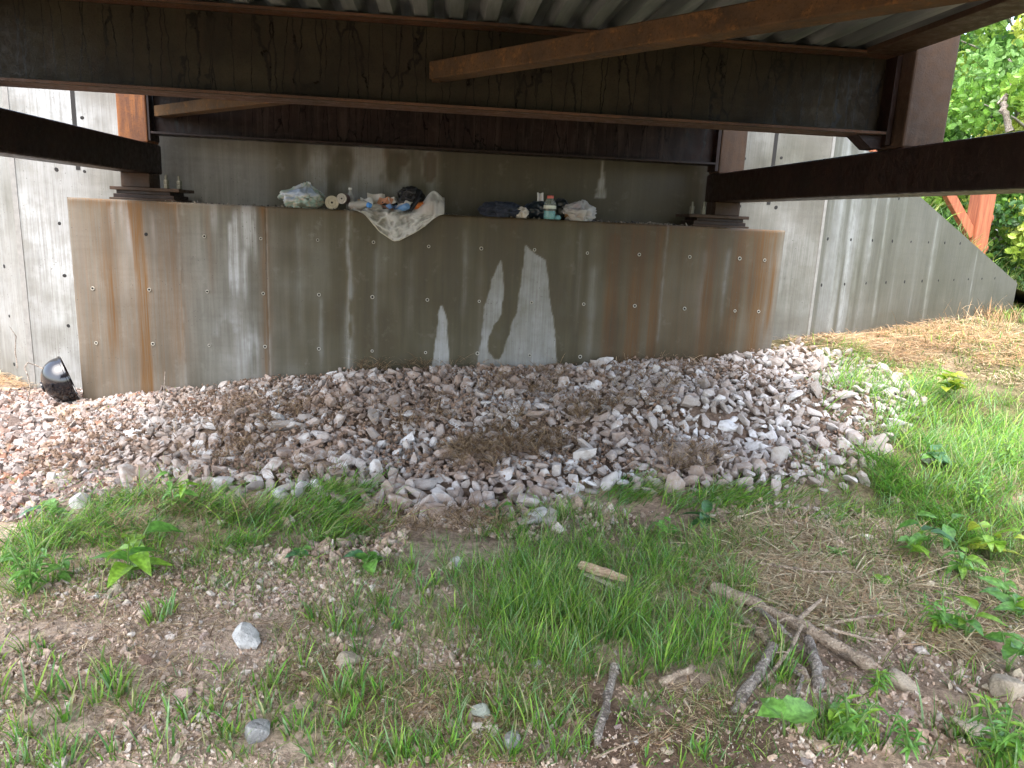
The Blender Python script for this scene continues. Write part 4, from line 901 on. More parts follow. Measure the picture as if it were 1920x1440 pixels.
CL = {'lime': (.24, .42, .05), 'green': (.12, .28, .05), 'dark': (.06, .16, .045), 'yellow': (.36, .42, .05), 'blue': (.12, .26, .12), 'fresh': (.19, .39, .08)}
LM = {}
def getleaf(kind, col, L):
    k = (kind, col, round(L, 3))
    if k not in LM:
        LM[k] = leaf_mesh('leaf', L, L*{'broad': .72, 'oval': .5, 'lance': .22}[kind], CL[col], .22 if kind != 'lance' else .35, {'broad': .45, 'oval': .8, 'lance': .5}[kind], 7 if kind != 'lance' else 4, .07 if kind == 'broad' else 0)
    return LM[k]
M_STEM = simple('stem', (.12, .20, .05), .5, .3); M_STEMD = simple('stem_brown', (.16, .10, .05), .7, .3)
def weed(g, h, stems, nleaf, L, kind, cols, label, seed, spread=.35, name='weed', stem_mat=None, low=.2, pitch=(-.2, .7)):
    r = random.Random(seed); z0 = float(gz(np.array(g[0]), np.array(g[1])))
    root = empty(name, (g[0], g[1], z0), label, 'weed', 'weeds growing in the soil and grass')
    for s__ in range(stems):
        a = r.uniform(0, 6.28); sp = r.uniform(.2, 1)*spread*h*(stems > 1)+.04*h; hh = h*r.uniform(.75, 1.08)
        P = [Vector((math.cos(a)*sp*t_**1.4, math.sin(a)*sp*t_**1.4, hh*t_-.02*(t_ == 0))) for t_ in (0, .25, .5, .75, 1)]
        b_ = MB(); b_.tube(P, [.0045, .004, .0035, .003, .0018], 6); b_.build('stem', stem_mat or M_STEM, root, smooth=True)
        for k in range(nleaf):
            t_ = low+(1-low)*(k+r.random()*.5)/nleaf; i = min(3, int(t_*4)); p = P[i].lerp(P[i+1], min(1, t_*4-i))
            az_ = k*2.4+r.uniform(-.5, .5)+s__; LL = L*r.choice((.8, 1., 1.15))*(1.1-.35*t_)
            LL *= 1.18; o = link('leaf', getleaf(kind, r.choice(cols), LL), root, p, (r.uniform(-.4, .4), -(r.uniform(*pitch) if kind != 'lance' else r.uniform(-.35, .6)), az_))
weed((-1.222, 2.904), .24, 3, 4, .125, 'oval', ['green', 'lime', 'lime'], 'bright broad leaved weed with drooping leaves below the left grass band', 1, .5)
weed((-1.258, 3.541), .25, 2, 10, .065, 'oval', ['fresh', 'lime'], 'small upright fresh green weed at the upper edge of the left grass band', 2)
weed((3.774, 4.952), .30, 3, 5, .12, 'broad', ['yellow', 'lime', 'yellow'], 'yellow green broad leaved weed rising from the grass right of the rubble', 3, .4, low=.5)
weed((3.006, 4.016), .14, 2, 4, .09, 'broad', ['fresh', 'blue'], 'low round leaved weed at the right edge of the rubble', 4, .5)
weed((1.060, 1.856), .11, 2, 2, .115, 'broad', ['fresh', 'fresh'], 'weed with one large serrated pale green leaf near the bottom edge', 5, .7, low=.6, pitch=(-.1, .3))
weed((1.196, 1.845), .10, 2, 3, .06, 'broad', ['lime', 'fresh'], 'small bright two leaf weed right of the large serrated leaf', 6, .5, low=.6)
weed((1.234, 1.808), .15, 4, 14, .05, 'lance', ['fresh', 'green', 'lime'], 'bushy narrow leaved weed behind the large serrated leaf', 7, .5)
weed((1.625, 1.702), .20, 6, 16, .06, 'lance', ['fresh', 'lime', 'green'], 'thick leafy narrow leaved weed in the bottom right corner', 8, .6)
weed((1.939, 2.399), .17, 4, 14, .055, 'lance', ['fresh', 'lime'], 'bright narrow leaved weed standing among the dry straw at right', 9, .5)
weed((2.010, 2.361), .15, 2, 4, .095, 'oval', ['lime', 'green'], 'broad leaved weed beside the narrow leaved one in the straw', 10, .6)
weed((2.306, 3.047), .19, 3, 3, .13, 'oval', ['dark', 'green', 'fresh'], 'weed with long glossy drooping leaves right of the straw patch', 11, .6, low=.5)
weed((2.616, 3.012), .20, 3, 4, .11, 'oval', ['lime', 'yellow'], 'yellowish leafy weed by the right border in tall grass', 12, .6)
weed((2.033, 2.173), .13, 2, 3, .10, 'broad', ['fresh', 'green'], 'broad soft leaf weed at the right border above the ochre stone', 13, .5, low=.6, pitch=(-.1, .3))
weed((-1.544, 2.795), .19, 6, 12, .055, 'lance', ['fresh', 'green'], 'feathery narrow leaved weed near the left border', 14, .5)
weed((-0.282, 2.976), .06, 3, 3, .085, 'broad', ['green', 'fresh', 'blue'], 'low spreading round leaved weed on red soil in the middle left', 15, 1.2)
weed((1.373, 3.368), .08, 3, 3, .11, 'oval', ['dark', 'dark'], 'dark flat leaved weed lying in grass below the rubble', 16, 1.2)
weed((0.330, 3.513), .07, 2, 3, .08, 'broad', ['dark', 'green'], 'dark green low weed beside the spilled rubble tip', 17, .9)
weed((-1.847, 3.563), .07, 2, 3, .10, 'oval', ['fresh', 'blue'], 'pale flat leaved weed at the left end of the grass band', 18, .9)
weed((1.852, 3.034), .06, 2, 3, .05, 'broad', ['fresh'], 'tiny round leaved seedling on the far side of the straw patch', 19, .8)
weed((1.893, 2.773), .07, 2, 3, .055, 'oval', ['lime'], 'small lime seedling in the middle of the straw patch', 20, .8)
weed((2.370, 2.627), .12, 2, 4, .08, 'oval', ['green', 'fresh'], 'leafy weed at the right border beside stones and straw', 21, .7)
weed((1.463, 2.052), .10, 4, 10, .045, 'lance', ['lime', 'fresh'], 'feathery pale seedling below the lower end of the long branch', 22, .6)
weed((-0.120, 2.498), .10, 2, 7, .03, 'lance', ['blue', 'green'], 'thin dark sprig on bare soil left of the tall grass', 23, .5)
weed((3.420, 3.971), .20, 4, 10, .06, 'lance', ['fresh', 'lime'], 'narrow leaved weed standing in the green grass at the right border', 24, .5)
weed((7.905, 10.810), .30, 1, 3, .10, 'lance', ['green'], 'spindly dry stemmed plant against the wing wall', 25, .3, stem_mat=M_STEMD)

weed((2.183, 3.000), .13, 2, 4, .08, 'broad', ['lime', 'fresh'], 'round leaved lime weed between the straw patch and the glossy leaved weed', 26, .7, low=.4)
weed((2.325, 2.829), .16, 3, 4, .085, 'oval', ['fresh', 'lime'], 'bright leafy weed in the strip of dry stalks at right', 27, .6)
weed((2.913, 3.522), .20, 4, 12, .055, 'lance', ['lime', 'fresh'], 'upright narrow leaved weed in the tall grass right of the rubble', 28, .4)
weed((1.384, 1.755), .13, 3, 10, .045, 'lance', ['fresh', 'green'], 'small narrow leaved weed on the soil left of the corner weed', 29, .5)
weed((2.300, 2.466), .15, 2, 4, .09, 'oval', ['green', 'lime'], 'drooping leaved weed cut by the right border above the soft leaf weed', 30, .6)
weed((-1.477, 2.880), .10, 2, 4, .07, 'oval', ['fresh', 'green'], 'small pale leaved weed just right of the feathery weed at left', 31, .8)
weed((-0.575, 3.061), .08, 2, 4, .055, 'broad', ['fresh', 'blue'], 'tiny broad leaved seedling under the middle of the left grass band', 32, .9)
weed((1.124, 3.262), .09, 2, 4, .06, 'oval', ['green', 'fresh'], 'small leafy weed behind the firewood chunk', 33, .8)

# ---------------------------------------------------------------- sticks
def stick(name, pts, rad, label, mat, cat='stick', n=9, forks=(), seed=0):
    r = random.Random(seed); pts = [Vector(p) for p in pts]; P = []; Rr = []
    for i in range(len(pts)-1):
        for k in range(5):
            t_ = k/5; P.append(pts[i].lerp(pts[i+1], t_)+Vector((r.uniform(-1, 1), r.uniform(-1, 1), r.uniform(-1, 1)))*rad[0]*.34); Rr.append((rad[0]+(rad[1]-rad[0])*(i+t_)/(len(pts)-1))*1.2*r.uniform(.78, 1.18))
    P.append(pts[-1]); Rr.append(rad[1]*.55)
    b_ = MB(); b_.tube(P, Rr, n)
    o = b_.build(name, mat, None, smooth=True, angle=.9); tag(o, label, cat)
    for A, B, ra in forks:
        b_ = MB(); A, B = Vector(A), Vector(B); b_.tube([A, A.lerp(B, .5)+Vector((.004, 0, .004)), B], [ra, ra*.85, ra*.6], 7); b_.build('side_branch', mat, o, smooth=True, angle=.9)
    return o
def gp(g, dz): return (g[0], g[1], float(gz(np.array(g[0]), np.array(g[1])))+dz)
stick('branch', [gp((1.156, 2.710), .03), gp((1.280, 2.564), .035), gp((1.358, 2.406), .04), gp((1.458, 2.281), .03), gp((1.529, 2.162), .012)], (.024, .019), 'long thick barkless brown branch lying across the straw', M_BARK, 'branch', 10, [(gp((1.351, 2.414), .035), gp((1.519, 2.537), .07), .011), (gp((1.316, 2.474), .04), gp((1.353, 2.353), .06), .008)], 1)
stick('stick', [gp((1.182, 2.510), .015), gp((1.225, 2.341), .02), gp((1.250, 2.087), .012)], (.012, .016), 'slim grey brown stick running below and along the long branch', M_BARK, 'stick', 8, (), 2)
stick('stick', [gp((1.206, 2.267), .035), gp((1.089, 2.125), .025), gp((0.945, 1.974), .012)], (.016, .014), 'short flaky grey barked stick pointing at the bare mud', M_BARKG, 'stick', 8, (), 3)
stick('stick', [gp((1.359, 2.317), .045), gp((1.320, 2.189), .03), gp((1.260, 2.045), .012)], (.014, .017), 'dark grey barked stick with a knot hanging below the long branch', M_BARKG, 'stick', 8, [(gp((1.300, 2.137), .025), gp((1.347, 2.148), .03), .008)], 4)
stick('stick', [gp((0.618, 2.192), .035), gp((0.555, 2.025), .018), gp((0.490, 1.856), .010)], (.012, .010), 'upright grey stick standing alone on the bare mud', M_BARKG, 'stick', 8, [(gp((0.611, 2.180), .03), gp((0.624, 2.156), .022), .007)], 5)
stick('stick', [gp((0.758, 2.119), .012), gp((0.827, 2.153), .016), gp((0.900, 2.194), .015)], (.011, .012), 'stubby pale broken stick at the lower edge of the tall grass', M_BARK, 'stick', 8, (), 6)
stick('twig', [gp((0.476, 1.811), .008), gp((0.568, 1.838), .010), gp((0.680, 1.895), .012)], (.0035, .002), 'thin pale twig curving across the bottom mud', M_BARK, 'twig', 6, (), 7)
stick('twig', [gp((0.460, 1.978), .008), gp((0.493, 1.894), .01), gp((0.521, 1.771), .012)], (.003, .002), 'thin straight twig crossing the foot of the upright stick', M_BARK, 'twig', 6, (), 8)
stick('twig', [gp((0.580, 3.275), .02), gp((0.663, 3.432), .03), gp((0.742, 3.638), .05)], (.004, .003), 'bleached twig leaning in grass below the spilled rubble', M_BARK, 'twig', 6, (), 9)
stick('twig', [gp((-1.843, 4.998), .06), gp((-1.936, 5.391), .08), gp((-2.074, 5.838), .16)], (.005, .003), 'slender dark twig sticking up from the left of the rubble', M_BARKG, 'twig', 6, (), 10)
stick('stick', [gp((1.269, 2.563), .03), gp((1.276, 2.356), .05), gp((1.309, 2.264), .03)], (.008, .006), 'thin crooked stick tucked under the middle of the long branch', M_BARKG, 'stick', 7, (), 14)
stick('stick', [gp((1.494, 2.387), .06), gp((1.641, 2.422), .05), gp((1.851, 2.515), .03)], (.006, .004), 'thin straight stick poking from the branch toward the right weeds', M_BARK, 'stick', 7, (), 15)
stick('twig', [gp((1.430, 2.888), .04), gp((1.616, 2.794), .05), gp((1.822, 2.819), .04)], (.005, .003), 'long bleached stalk lying on the straw patch above the branch', M_BARK, 'twig', 6, (), 16)
stick('twig', [gp((1.209, 2.177), .02), gp((1.224, 2.089), .03), gp((1.155, 1.984), .015)], (.006, .004), 'short dark twig between the two grey barked sticks', M_BARKG, 'twig', 6, (), 17)
stick('twig', [gp((1.689, 2.229), .03), gp((1.726, 2.164), .04), gp((1.739, 2.043), .02)], (.005, .003), 'pale dry stalk beside the ochre stone at lower right', M_BARK, 'twig', 6, (), 18)
stick('stick', [gp((1.361, 2.370), .06), gp((1.233, 2.208), .05), gp((1.069, 2.071), .02)], (.007, .005), 'thin brown stick crossing under the flaky grey barked one', M_BARK, 'stick', 7, [(gp((1.233, 2.208), .05), gp((1.179, 2.195), .06), .004)], 19)
stick('stick', [gp((1.424, 2.333), .07), gp((1.518, 2.280), .07), gp((1.670, 2.312), .03)], (.006, .004), 'slender forked stick lying over the lower half of the long branch', M_BARK, 'stick', 7, [(gp((1.518, 2.280), .07), gp((1.560, 2.215), .06), .004)], 20)
stick('twig', [gp((1.112, 2.438), .03), gp((1.228, 2.394), .04), gp((1.355, 2.444), .05)], (.005, .003), 'bleached twig in the grass left of the long branch', M_BARK, 'twig', 6, (), 21)
# split piece of firewood
def chunk():
    A = Vector(gp((0.632, 2.879), .075)); B = Vector(gp((0.797, 2.758), .06)); r = random.Random(3); d_ = (B-A); n_ = 8; V = []; F = []
    side = Vector((-d_.y, d_.x, 0)).normalized()
    sec = [(-.023, -.012), (-.008, -.021), (.012, -.02), (.024, -.008), (.022, .008), (.004, .013), (-.006, .02), (-.025, .006)]
    for i in range(n_+1):
        t_ = i/n_; k = 1-.35*max(0, t_-.6)/.4
        for a, c_ in sec: V.append(A+d_*(t_+(.04*r.uniform(-1, 1) if i in (0, n_) else 0))+side*a*k*r.uniform(.85, 1.12)+Vector((0, 0, c_*k*r.uniform(.8, 1.15))))
    m_ = len(sec)
    for i in range(n_):
        for k in range(m_): F.append((i*m_+k, i*m_+(k+1) % m_, (i+1)*m_+(k+1) % m_, (i+1)*m_+k))
    F += [tuple(range(m_))[::-1], tuple(n_*m_+k for k in range(m_))]
    b_ = MB(); b_.add(V, F)
    t = NT('split_wood'); nn_ = t.noise(t.mp(t.obj(), (12, 120, 120)), 1, 4, .6); t.bump(nn_, .5, .004)
    o = b_.build('wood_chunk', t.P(Base_Color=t.mix(t.ramp(nn_, .3, .7), (.36, .22, .13), (.62, .46, .31)), Roughness=.8)); tag(o, 'split chunk of brown firewood lying in the tall grass clump', 'wood')
    b_ = MB(); q0, q1 = A+Vector((.01, -.02, -.03)), B+Vector((-.03, -.02, -.035)); b_.obox(q0, q1, .022, .006); o2 = b_.build('bark_strip', simple('pale_wood', (.62, .55, .43), .8), o)
chunk()

# ---------------------------------------------------------------- kettle grill
t = NT('black_enamel'); n = t.noise(t.obj(), 6, 3); M_ENAM = t.P(Base_Color=(.006, .006, .008), Roughness=t.ramp(n, .3, .7, .06, .16), Specular_IOR_Level=.7)
M_ASH = simple('ash_grey', (.20, .19, .18), .9, .6, 40, .6)
grill = empty('kettle_grill', (-2.90, 5.97, .0), 'shiny black kettle grill lying open on its side beside the concrete block', 'grill')
def bowl(name, R, loc, axis_, inner):
    T_ = Matrix.Translation(Vector(loc)-grill.location); q = T_ @ Vector(axis_).to_track_quat('Z', 'Y').to_matrix().to_4x4()
    prof = [(.02*R/.18, -.86*R)]+[(R*math.sin(a), -R*.86*math.cos(a)) for a in np.linspace(.16, math.pi/2, 16)]
    prof += [(R*1.0, .02), (R*1.035, .024), (R*1.035, .036), (R*1.0, .040), (R*.985, .036)]
    b_ = MB(); b_.lathe(prof, 40, 0, q, cap1=False); root = b_.build(name, M_ENAM, grill, smooth=True, angle=.7)
    prof = [(.001, -.80*R)]+[(R*.965*math.sin(a), -R*.82*math.cos(a)) for a in np.linspace(.16, math.pi/2, 12)]+[(R*.985, .036)]
    b_ = MB(); b_.lathe(prof, 40, 0, q, cap1=False); b_.build('inner_surface', inner, root, smooth=True)
    b_ = MB(); b_.lathe([(R*.20, -R*.905), (R*.24, -R*.885), (R*.24, -R*.845)], 16, 0, q); b_.build('vent', M_ENAM, root, smooth=True, angle=.6)
    for k in range(3):
        a = k*2.09+.9; u0, u1 = [q @ (Vector((math.cos(a)*R*.86, math.sin(a)*R*.86, -R*.48))*m_) for m_ in (.97, 1.07)]; b_ = MB(); b_.tube([u0, u1], [.014, .011], 8); b_.build('leg_socket', M_ENAM, root)
bowl('bowl', .176, (-2.845, 5.90, .118), (.84, .43, .30), M_ENAM)
bowl('lid', .185, (-2.70, 6.18, .15), (-.70, -.62, .12), M_ASH)
stick('bent_wire', [(-3.099, 5.850, -0.036), (-3.076, 5.860, 0.054), (-3.097, 5.880, 0.145), (-3.125, 5.900, 0.203), (-3.109, 5.920, 0.241), (-3.059, 5.940, 0.217), (-2.960, 5.920, 0.174)], (.0045, .004), 'thin dark bent wire arching from the straw to the black grill bowl', M_BARKG, 'wire', 6, (), 12)
stick('dry_stalk', [(-3.337, 6.200, 0.135), (-3.353, 6.220, 0.283), (-3.335, 6.220, 0.391), (-3.365, 6.200, 0.470)], (.004, .002), 'dark curved dry plant stalk against the pale left wall', M_BARKG, 'stalk', 6, (), 13)

# ---------------------------------------------------------------- litter on the shelf
SH = TOPZ
def plastic(name, col, alpha, rough=.22, tint=False):
    t = NT(name); n = t.noise(t.obj(), 14, 4, .6, 1.5)
    c_ = t.attr('tint').outputs['Color'] if tint else t.mix(n, [x*.8 for x in col], col)
    t.bump(n, .5, .01); t.P(Base_Color=c_, Roughness=rough, Specular_IOR_Level=.6)
    tr = t.n('ShaderNodeBsdfTransparent', n_0=(.92, .93, .9)); tl = t.n('ShaderNodeBsdfTranslucent', n_0=c_); m1 = t.n('ShaderNodeMixShader', n_0=.35, n_1=t.b.outputs[0], n_2=tl.outputs[0])
    m2 = t.n('ShaderNodeMixShader', n_0=alpha, n_1=tr.outputs[0], n_2=m1.outputs[0]); t.t.links.new(m2.outputs[0], t.out.inputs[0]); return t.m
def crumple(name, size, loc, mat, label, cat, seed, ridge=.28, sub=4, top=None, cols=None, parent=None, rz=0, flat=.12):
    bm = bmesh.new(); bmesh.ops.create_icosphere(bm, subdivisions=sub, radius=1)
    V = np.array([v.co[:] for v in bm.verts]); F = np.array([[v.index for v in f.verts] for f in bm.faces]); bm.free()
    nz = 1-np.abs(2*fbm(V[:, 0]*2.3+seed, V[:, 1]*2.3, V[:, 2]*2.3, seed, 3)-1)*1.6; n2 = fbm(V[:, 0]*6, V[:, 1]*6+seed, V[:, 2]*6, seed+3, 3)-.5
    W = V*(1+ridge*(nz-.5)+.22*n2)[:, None]
    if top:   # pull the upper part into a gathered neck
        k = sst(.35, 1., V[:, 2]); W[:, :2] *= (1-.72*k)[:, None]; W[:, 2] += top*k; W[:, 0] += .25*k
    W[:, 2] = np.maximum(W[:, 2], -1+flat); W[:, 2] -= W[:, 2].min()
    W = W*np.array(size)/np.array([2, 2, 2.])
    tt = None
    if cols is not None:
        k = fbm(V[:, 0]*2+seed*.7, V[:, 1]*2, V[:, 2]*2, seed+9, 3); k = np.clip((k-.28)/.44, 0, .999)*len(cols); i0 = k.astype(int); tt = np.array(cols)[i0]*(.85+.3*n2[:, None])
    o = link(name, mesh_np(name, W, [F], mat, True, tt), parent, loc, (0, 0, rz))
    return tag(o, label, cat) if label else o
def at(p, dy=0): return (p[0], 6.1+dy, SH)
M_BAGC = plastic('bag_plastic', (.8, .85, .85), .92, .18, True)
bag = crumple('plastic_bag', (.31, .22, .17), at((-1.068, 1.529), -.02), M_BAGC, 'tied pale blue and green plastic bag of rubbish on the concrete shelf', 'plastic bag', 3, .35, 5, .35, [(.62, .74, .90), (.80, .84, .88), (.72, .76, .66), (.45, .62, .52), (.70, .64, .50), (.55, .72, .66), (.30, .33, .26)], rz=.2)
crumple('knot', (.035, .03, .03), (.05, 0, .172), simple('knot_white', (.85, .85, .85), .4), None, None, 8, .3, 3, parent=bag)
M_TIN = simple('tin', (.26, .235, .18), .3, .4, 40, .1, .5); M_TINL = simple('can_label', (.36, .31, .20), .5, .3); M_TIND = simple('can_dark', (.14, .07, .06), .5, .3)
def can(p, R, L, label, side, lid, rz, zoff=0):
    root = empty('tin_can', (p[0], 6.02, SH+R+zoff), label, 'can', None, rz); q = Matrix.Rotation(math.pi/2, 4, 'X')
    b_ = MB(); b_.lathe([(R*.96, -L), (R, -L+.006), (R*.985, -L+.012), (R*.985, -.012), (R, -.006), (R*.97, 0)], 28, 0, q); b_.build('body', side, root, smooth=True, angle=.6)
    b_ = MB(); b_.lathe([(R*.98, .001), (R*.98, .005), (R*.90, .005), (R*.88, .0015), (R*.55, .0015), (R*.52, .004), (R*.48, .0015)], 28, 0, q); b_.build('lid', lid, root, smooth=True, angle=.4)
    b_ = MB(); b_.lathe([(R*.16, .0025), (R*.16, .006), (R*.10, .006)], 14, 0, q); b_.build('valve', M_HOLE, root)
can((-0.832, 1.572), .052, .16, 'tan tin can lying end-on next to the tied plastic bag', M_TINL, M_TIN, .15)
can((-0.758, 1.608), .040, .14, 'smaller silver lidded can resting behind the tan tin can', M_TIND, simple('lid_silver', (.24, .225, .2), .3, .4, 40, .1, .5), -.12, .045)
M_CLEAR = plastic('clear_plastic', (.75, .74, .68), .45, .1)
def bottle(p, y, prof, label, mats, liquid=None, capz=None, band=None, rot=None, name='bottle', cat='bottle', z=SH):
    root = empty(name, (p[0], y, z), label, cat)
    if rot: root.rotation_euler = rot
    b_ = MB(); b_.lathe(prof, 18); b_.build('body', mats[0], root, smooth=True, angle=.8)
    if liquid: b_ = MB(); b_.lathe([(r*.94, z_) for r, z_ in liquid], 18); b_.build('liquid', mats[1], root, smooth=True, angle=.8)
    if capz: b_ = MB(); b_.lathe([(capz[0], capz[1]), (capz[0], capz[2]), (capz[0]*.85, capz[2]+.003)], 14); b_.build('cap', mats[2], root, smooth=True, angle=.8)
    if band: b_ = MB(); b_.lathe([(band[0], band[1]), (band[0], band[2])], 18, cap0=False, cap1=False); b_.build('label_band', mats[3], root, smooth=True)
    return root
bottle((-0.689, 1.547), 5.99, [(.001, 0), (.030, .004), (.034, .02), (.026, .05), (.034, .08), (.033, .12), (.012, .16), (.012, .18)], 'crushed clear plastic bottle lying in front of the cans', [M_CLEAR, M_CLEAR, simple('cap_white', (.8, .8, .78), .4)], None, (.014, .178, .192), None, (1.45, 0, 1.1), z=SH+.036)
bottle((-0.709, 1.611), 6.16, [(.001, 0), (.032, .003), (.034, .02), (.034, .10), (.012, .14), (.012, .16)], 'clear plastic bottle upright behind the crushed one', [M_CLEAR, M_CLEAR, simple('cap_clear', (.6, .6, .56), .4)], None, (.014, .158, .17))
# translucent sheet hanging over the edge
def sheet():
    ns, nt = 90, 60; s_a = np.linspace(0, 1, ns); t_a = np.linspace(0, 1, nt); Sg, Tg = np.meshgrid(s_a, t_a)
    xl, xr_ = -.66, .03; Xs = xl+(xr_-xl)*Sg
    drop = np.interp(s_a, [0, .06, .25, .46, .54, .75, .93, 1], [.005, .035, .15, .218, .21, .15, .085, .02])
    back = np.interp(s_a, [0, .3, .6, .8, 1], [.10, .16, .22, .26, .16])
    dr = np.broadcast_to(drop, Sg.shape); bk = np.broadcast_to(back, Sg.shape)
    k = Tg*1.0; wr = 1-np.abs(2*fbm(Sg*9+Tg*3, Tg*5-Sg*2, 0, 811, 4)-1)
    on = k < .45; a = np.where(on, k/.45, 1); b_ = np.where(on, 0, (k-.45)/.55)
    Yv = 5.905+.03*0+np.where(on, bk*(1-a)+.012, -.022+.012*np.cos(b_*3))-.055*(wr-.6)*np.where(on, .5, 1)
    lump = .13*np.exp(-((Sg-.86)/.12)**2)*np.exp(-((k-.25)/.22)**2)
    Zv = SH+.004+np.where(on, lump+.02*wr*(a < .95), -dr*b_**1.05)
    Xv = Xs+(.43-Sg)*.30*np.where(on, 0, b_**1.3)*(xr_-xl)*.8
    pull = np.exp(-((Sg-.98)/.14)**2)*np.where(on, 1-a, 0); Zv = Zv+.10*pull
    ix = np.arange(ns*nt).reshape(nt, ns); F = np.stack([ix[:-1, :-1], ix[1:, :-1], ix[1:, 1:], ix[:-1, 1:]], -1).reshape(-1, 4)
    cr = np.clip((wr-.55)/.4, 0, 1)**1.1; cr = np.clip(.2+.7*cr+.35*sst(.6, .9, Sg)*(.5+.5*wr), 0, 1).reshape(-1, 1)
    t = NT('sheet_plastic'); n = t.noise(t.obj(), 18, 4, .6, 1.5); t.bump(n, .6, .01); t.P(Base_Color=t.mix(t.attr('tint').outputs['Fac'], (.74, .73, .66), (.92, .92, .89)), Roughness=.15, Specular_IOR_Level=.7)
    tr = t.n('ShaderNodeBsdfTransparent', n_0=(.92, .92, .88)); tl = t.n('ShaderNodeBsdfTranslucent', n_0=(.8, .78, .7)); m1 = t.n('ShaderNodeMixShader', n_0=.3, n_1=t.b.outputs[0], n_2=tl.outputs[0])
    m2 = t.n('ShaderNodeMixShader', n_0=t.ramp(t.attr('tint').outputs['Fac'], 0, 1, .26, .72), n_1=tr.outputs[0], n_2=m1.outputs[0]); t.t.links.new(m2.outputs[0], t.out.inputs[0])
    o = link('plastic_sheet', mesh_np('plastic_sheet', np.stack([Xv, Yv, Zv], -1).reshape(-1, 3), [F], t.m, True, np.repeat(cr, 3, 1))); tag(o, 'crumpled translucent plastic sheet hanging in a point over the shelf edge', 'plastic sheet')
    top = np.stack([Xv, Yv, Zv], -1)[-1]
    bb = MB(); bb.tube([tuple(q) for q in top[::3]], .0035, 5); h_ = bb.build('hem', plastic('hem_plastic', (.78, .74, .60), .85, .3), o, smooth=True)
sheet()
M_BLK = simple('black_cloth', (.012, .012, .014), .6, .5, 25, .4); M_ORG = simple('orange_cloth', (.55, .16, .03), .6, .4, 25, .4)
jk = crumple('black_bag', (.20, .16, .135), (-.215, 6.07, SH+.035), M_BLK, 'crumpled black bag with orange lining lying in the plastic sheet', 'bag', 21, .5, 4, rz=.4)
crumple('orange_lining', (.15, .09, .07), (.05, -.09, -.018), M_ORG, None, None, 22, .5, 4, parent=jk)
crumple('flap', (.14, .1, .08), (-.02, -.02, .085), M_BLK, None, None, 23, .6, 4, parent=jk)
b = MB(); b.tube([(-.10, .02, .06), (-.13, -.01, .115), (-.08, -.03, .15), (-.02, -.01, .14)], .010, 6); b.build('strap', M_BLK, jk, smooth=True)
b = MB(); b.tube([(.02, -.06, .135), (.0, -.1, .07), (-.05, -.12, .01), (-.07, -.13, -.02)], [.02, .018, .018, .012], 7); b.build('strap', M_BLK, jk, smooth=True)
def scrap(name, c, w, d_, col, label, cat, rz, tilt=0, z=.012, seed=0, rough=.7):
    n_ = 6; V = []; F = []; r = random.Random(seed)
    for side in (0, 1):
        for i in range(n_+1):
            for j in range(3): V.append(((i/n_-.5)*w, (j/2-.5)*d_, .012*math.sin(i*1.3+seed)+r.uniform(-.003, .003)-.0022*side))
    for side in (0, 1):
        for i in range(n_):
            for j in range(2):
                a = side*(n_+1)*3+i*3+j; f_ = (a, a+3, a+4, a+1); F.append(f_ if side == 0 else f_[::-1])
    b_ = MB(); b_.add(V, F); o = b_.build(name, simple(name+'_'+str(seed), col, rough, .25, 18)); o.location = (c[0], c[1], SH+z); o.rotation_euler = (tilt, 0, rz); return tag(o, label, cat)
scrap('cardboard', (-.52, 6.05), .24, .12, (.36, .22, .12), 'flattened brown cardboard between the cans and the black bag', 'cardboard', .1, .5, .05, 1)
scrap('paper_scrap', (-.565, 6.02), .10, .07, (.72, .70, .66), 'folded off-white paper propped on the brown cardboard', 'paper', .3, .9, .07, 2)
scrap('paper_scrap', (-.46, 5.98), .20, .05, (.42, .20, .12), 'reddish printed wrapper lying on the plastic sheet', 'wrapper', -.15, .3, .03, 3)
scrap('paper_scrap', (-.30, 6.0), .16, .05, (.68, .62, .56), 'pale crumpled paper strip against the black bag', 'paper', -.4, .6, .05, 4)
scrap('paper_scrap', (-.37, 5.99), .09, .05, (.18, .30, .55), 'blue plastic wrapper in the middle of the rubbish', 'wrapper', .6, .7, .04, 5, .3)
scrap('paper_scrap', (-.64, 6.0), .12, .04, (.16, .07, .06), 'dark maroon box flap left of the tan tin can', 'cardboard', .5, .6, .025, 6)
scrap('paper_scrap', (-.50, 6.08), .14, .10, (.55, .52, .47), 'greyish paper sheet standing tilted behind the reddish wrapper', 'paper', .2, 1.1, .09, 8)
scrap('paper_scrap', (-.43, 6.04), .12, .06, (.50, .24, .13), 'orange brown packet at the left side of the black bag', 'packet', -.5, .9, .085, 9)
scrap('paper_scrap', (-.36, 6.05), .10, .05, (.75, .73, .70), 'white scrap sticking up left of the black bag', 'paper', .9, 1.0, .09, 10)
scrap('paper_scrap', (-.26, 5.985), .10, .035, (.60, .57, .52), 'pale stiff card strip across the black strap', 'paper', -.7, .8, .075, 11)
scrap('paper_scrap', (-.15, 5.98), .11, .06, (.60, .20, .05), 'bright orange wrapper at the right foot of the black bag', 'wrapper', .5, .9, .06, 12)
bottle((-.455, 0), 5.965, [(.001, 0), (.022, .002), (.024, .012), (.024, .07), (.010, .09), (.010, .10)], 'small blue capped bottle lying at the front of the rubbish', [M_CLEAR, M_CLEAR, simple('cap_blue', (.05, .22, .55), .4)], None, (.020, .098, .122), None, (1.4, .2, -.9), z=SH+.026)
M_BLUED = simple('blue_can', (.10, .22, .42), .35, .3)
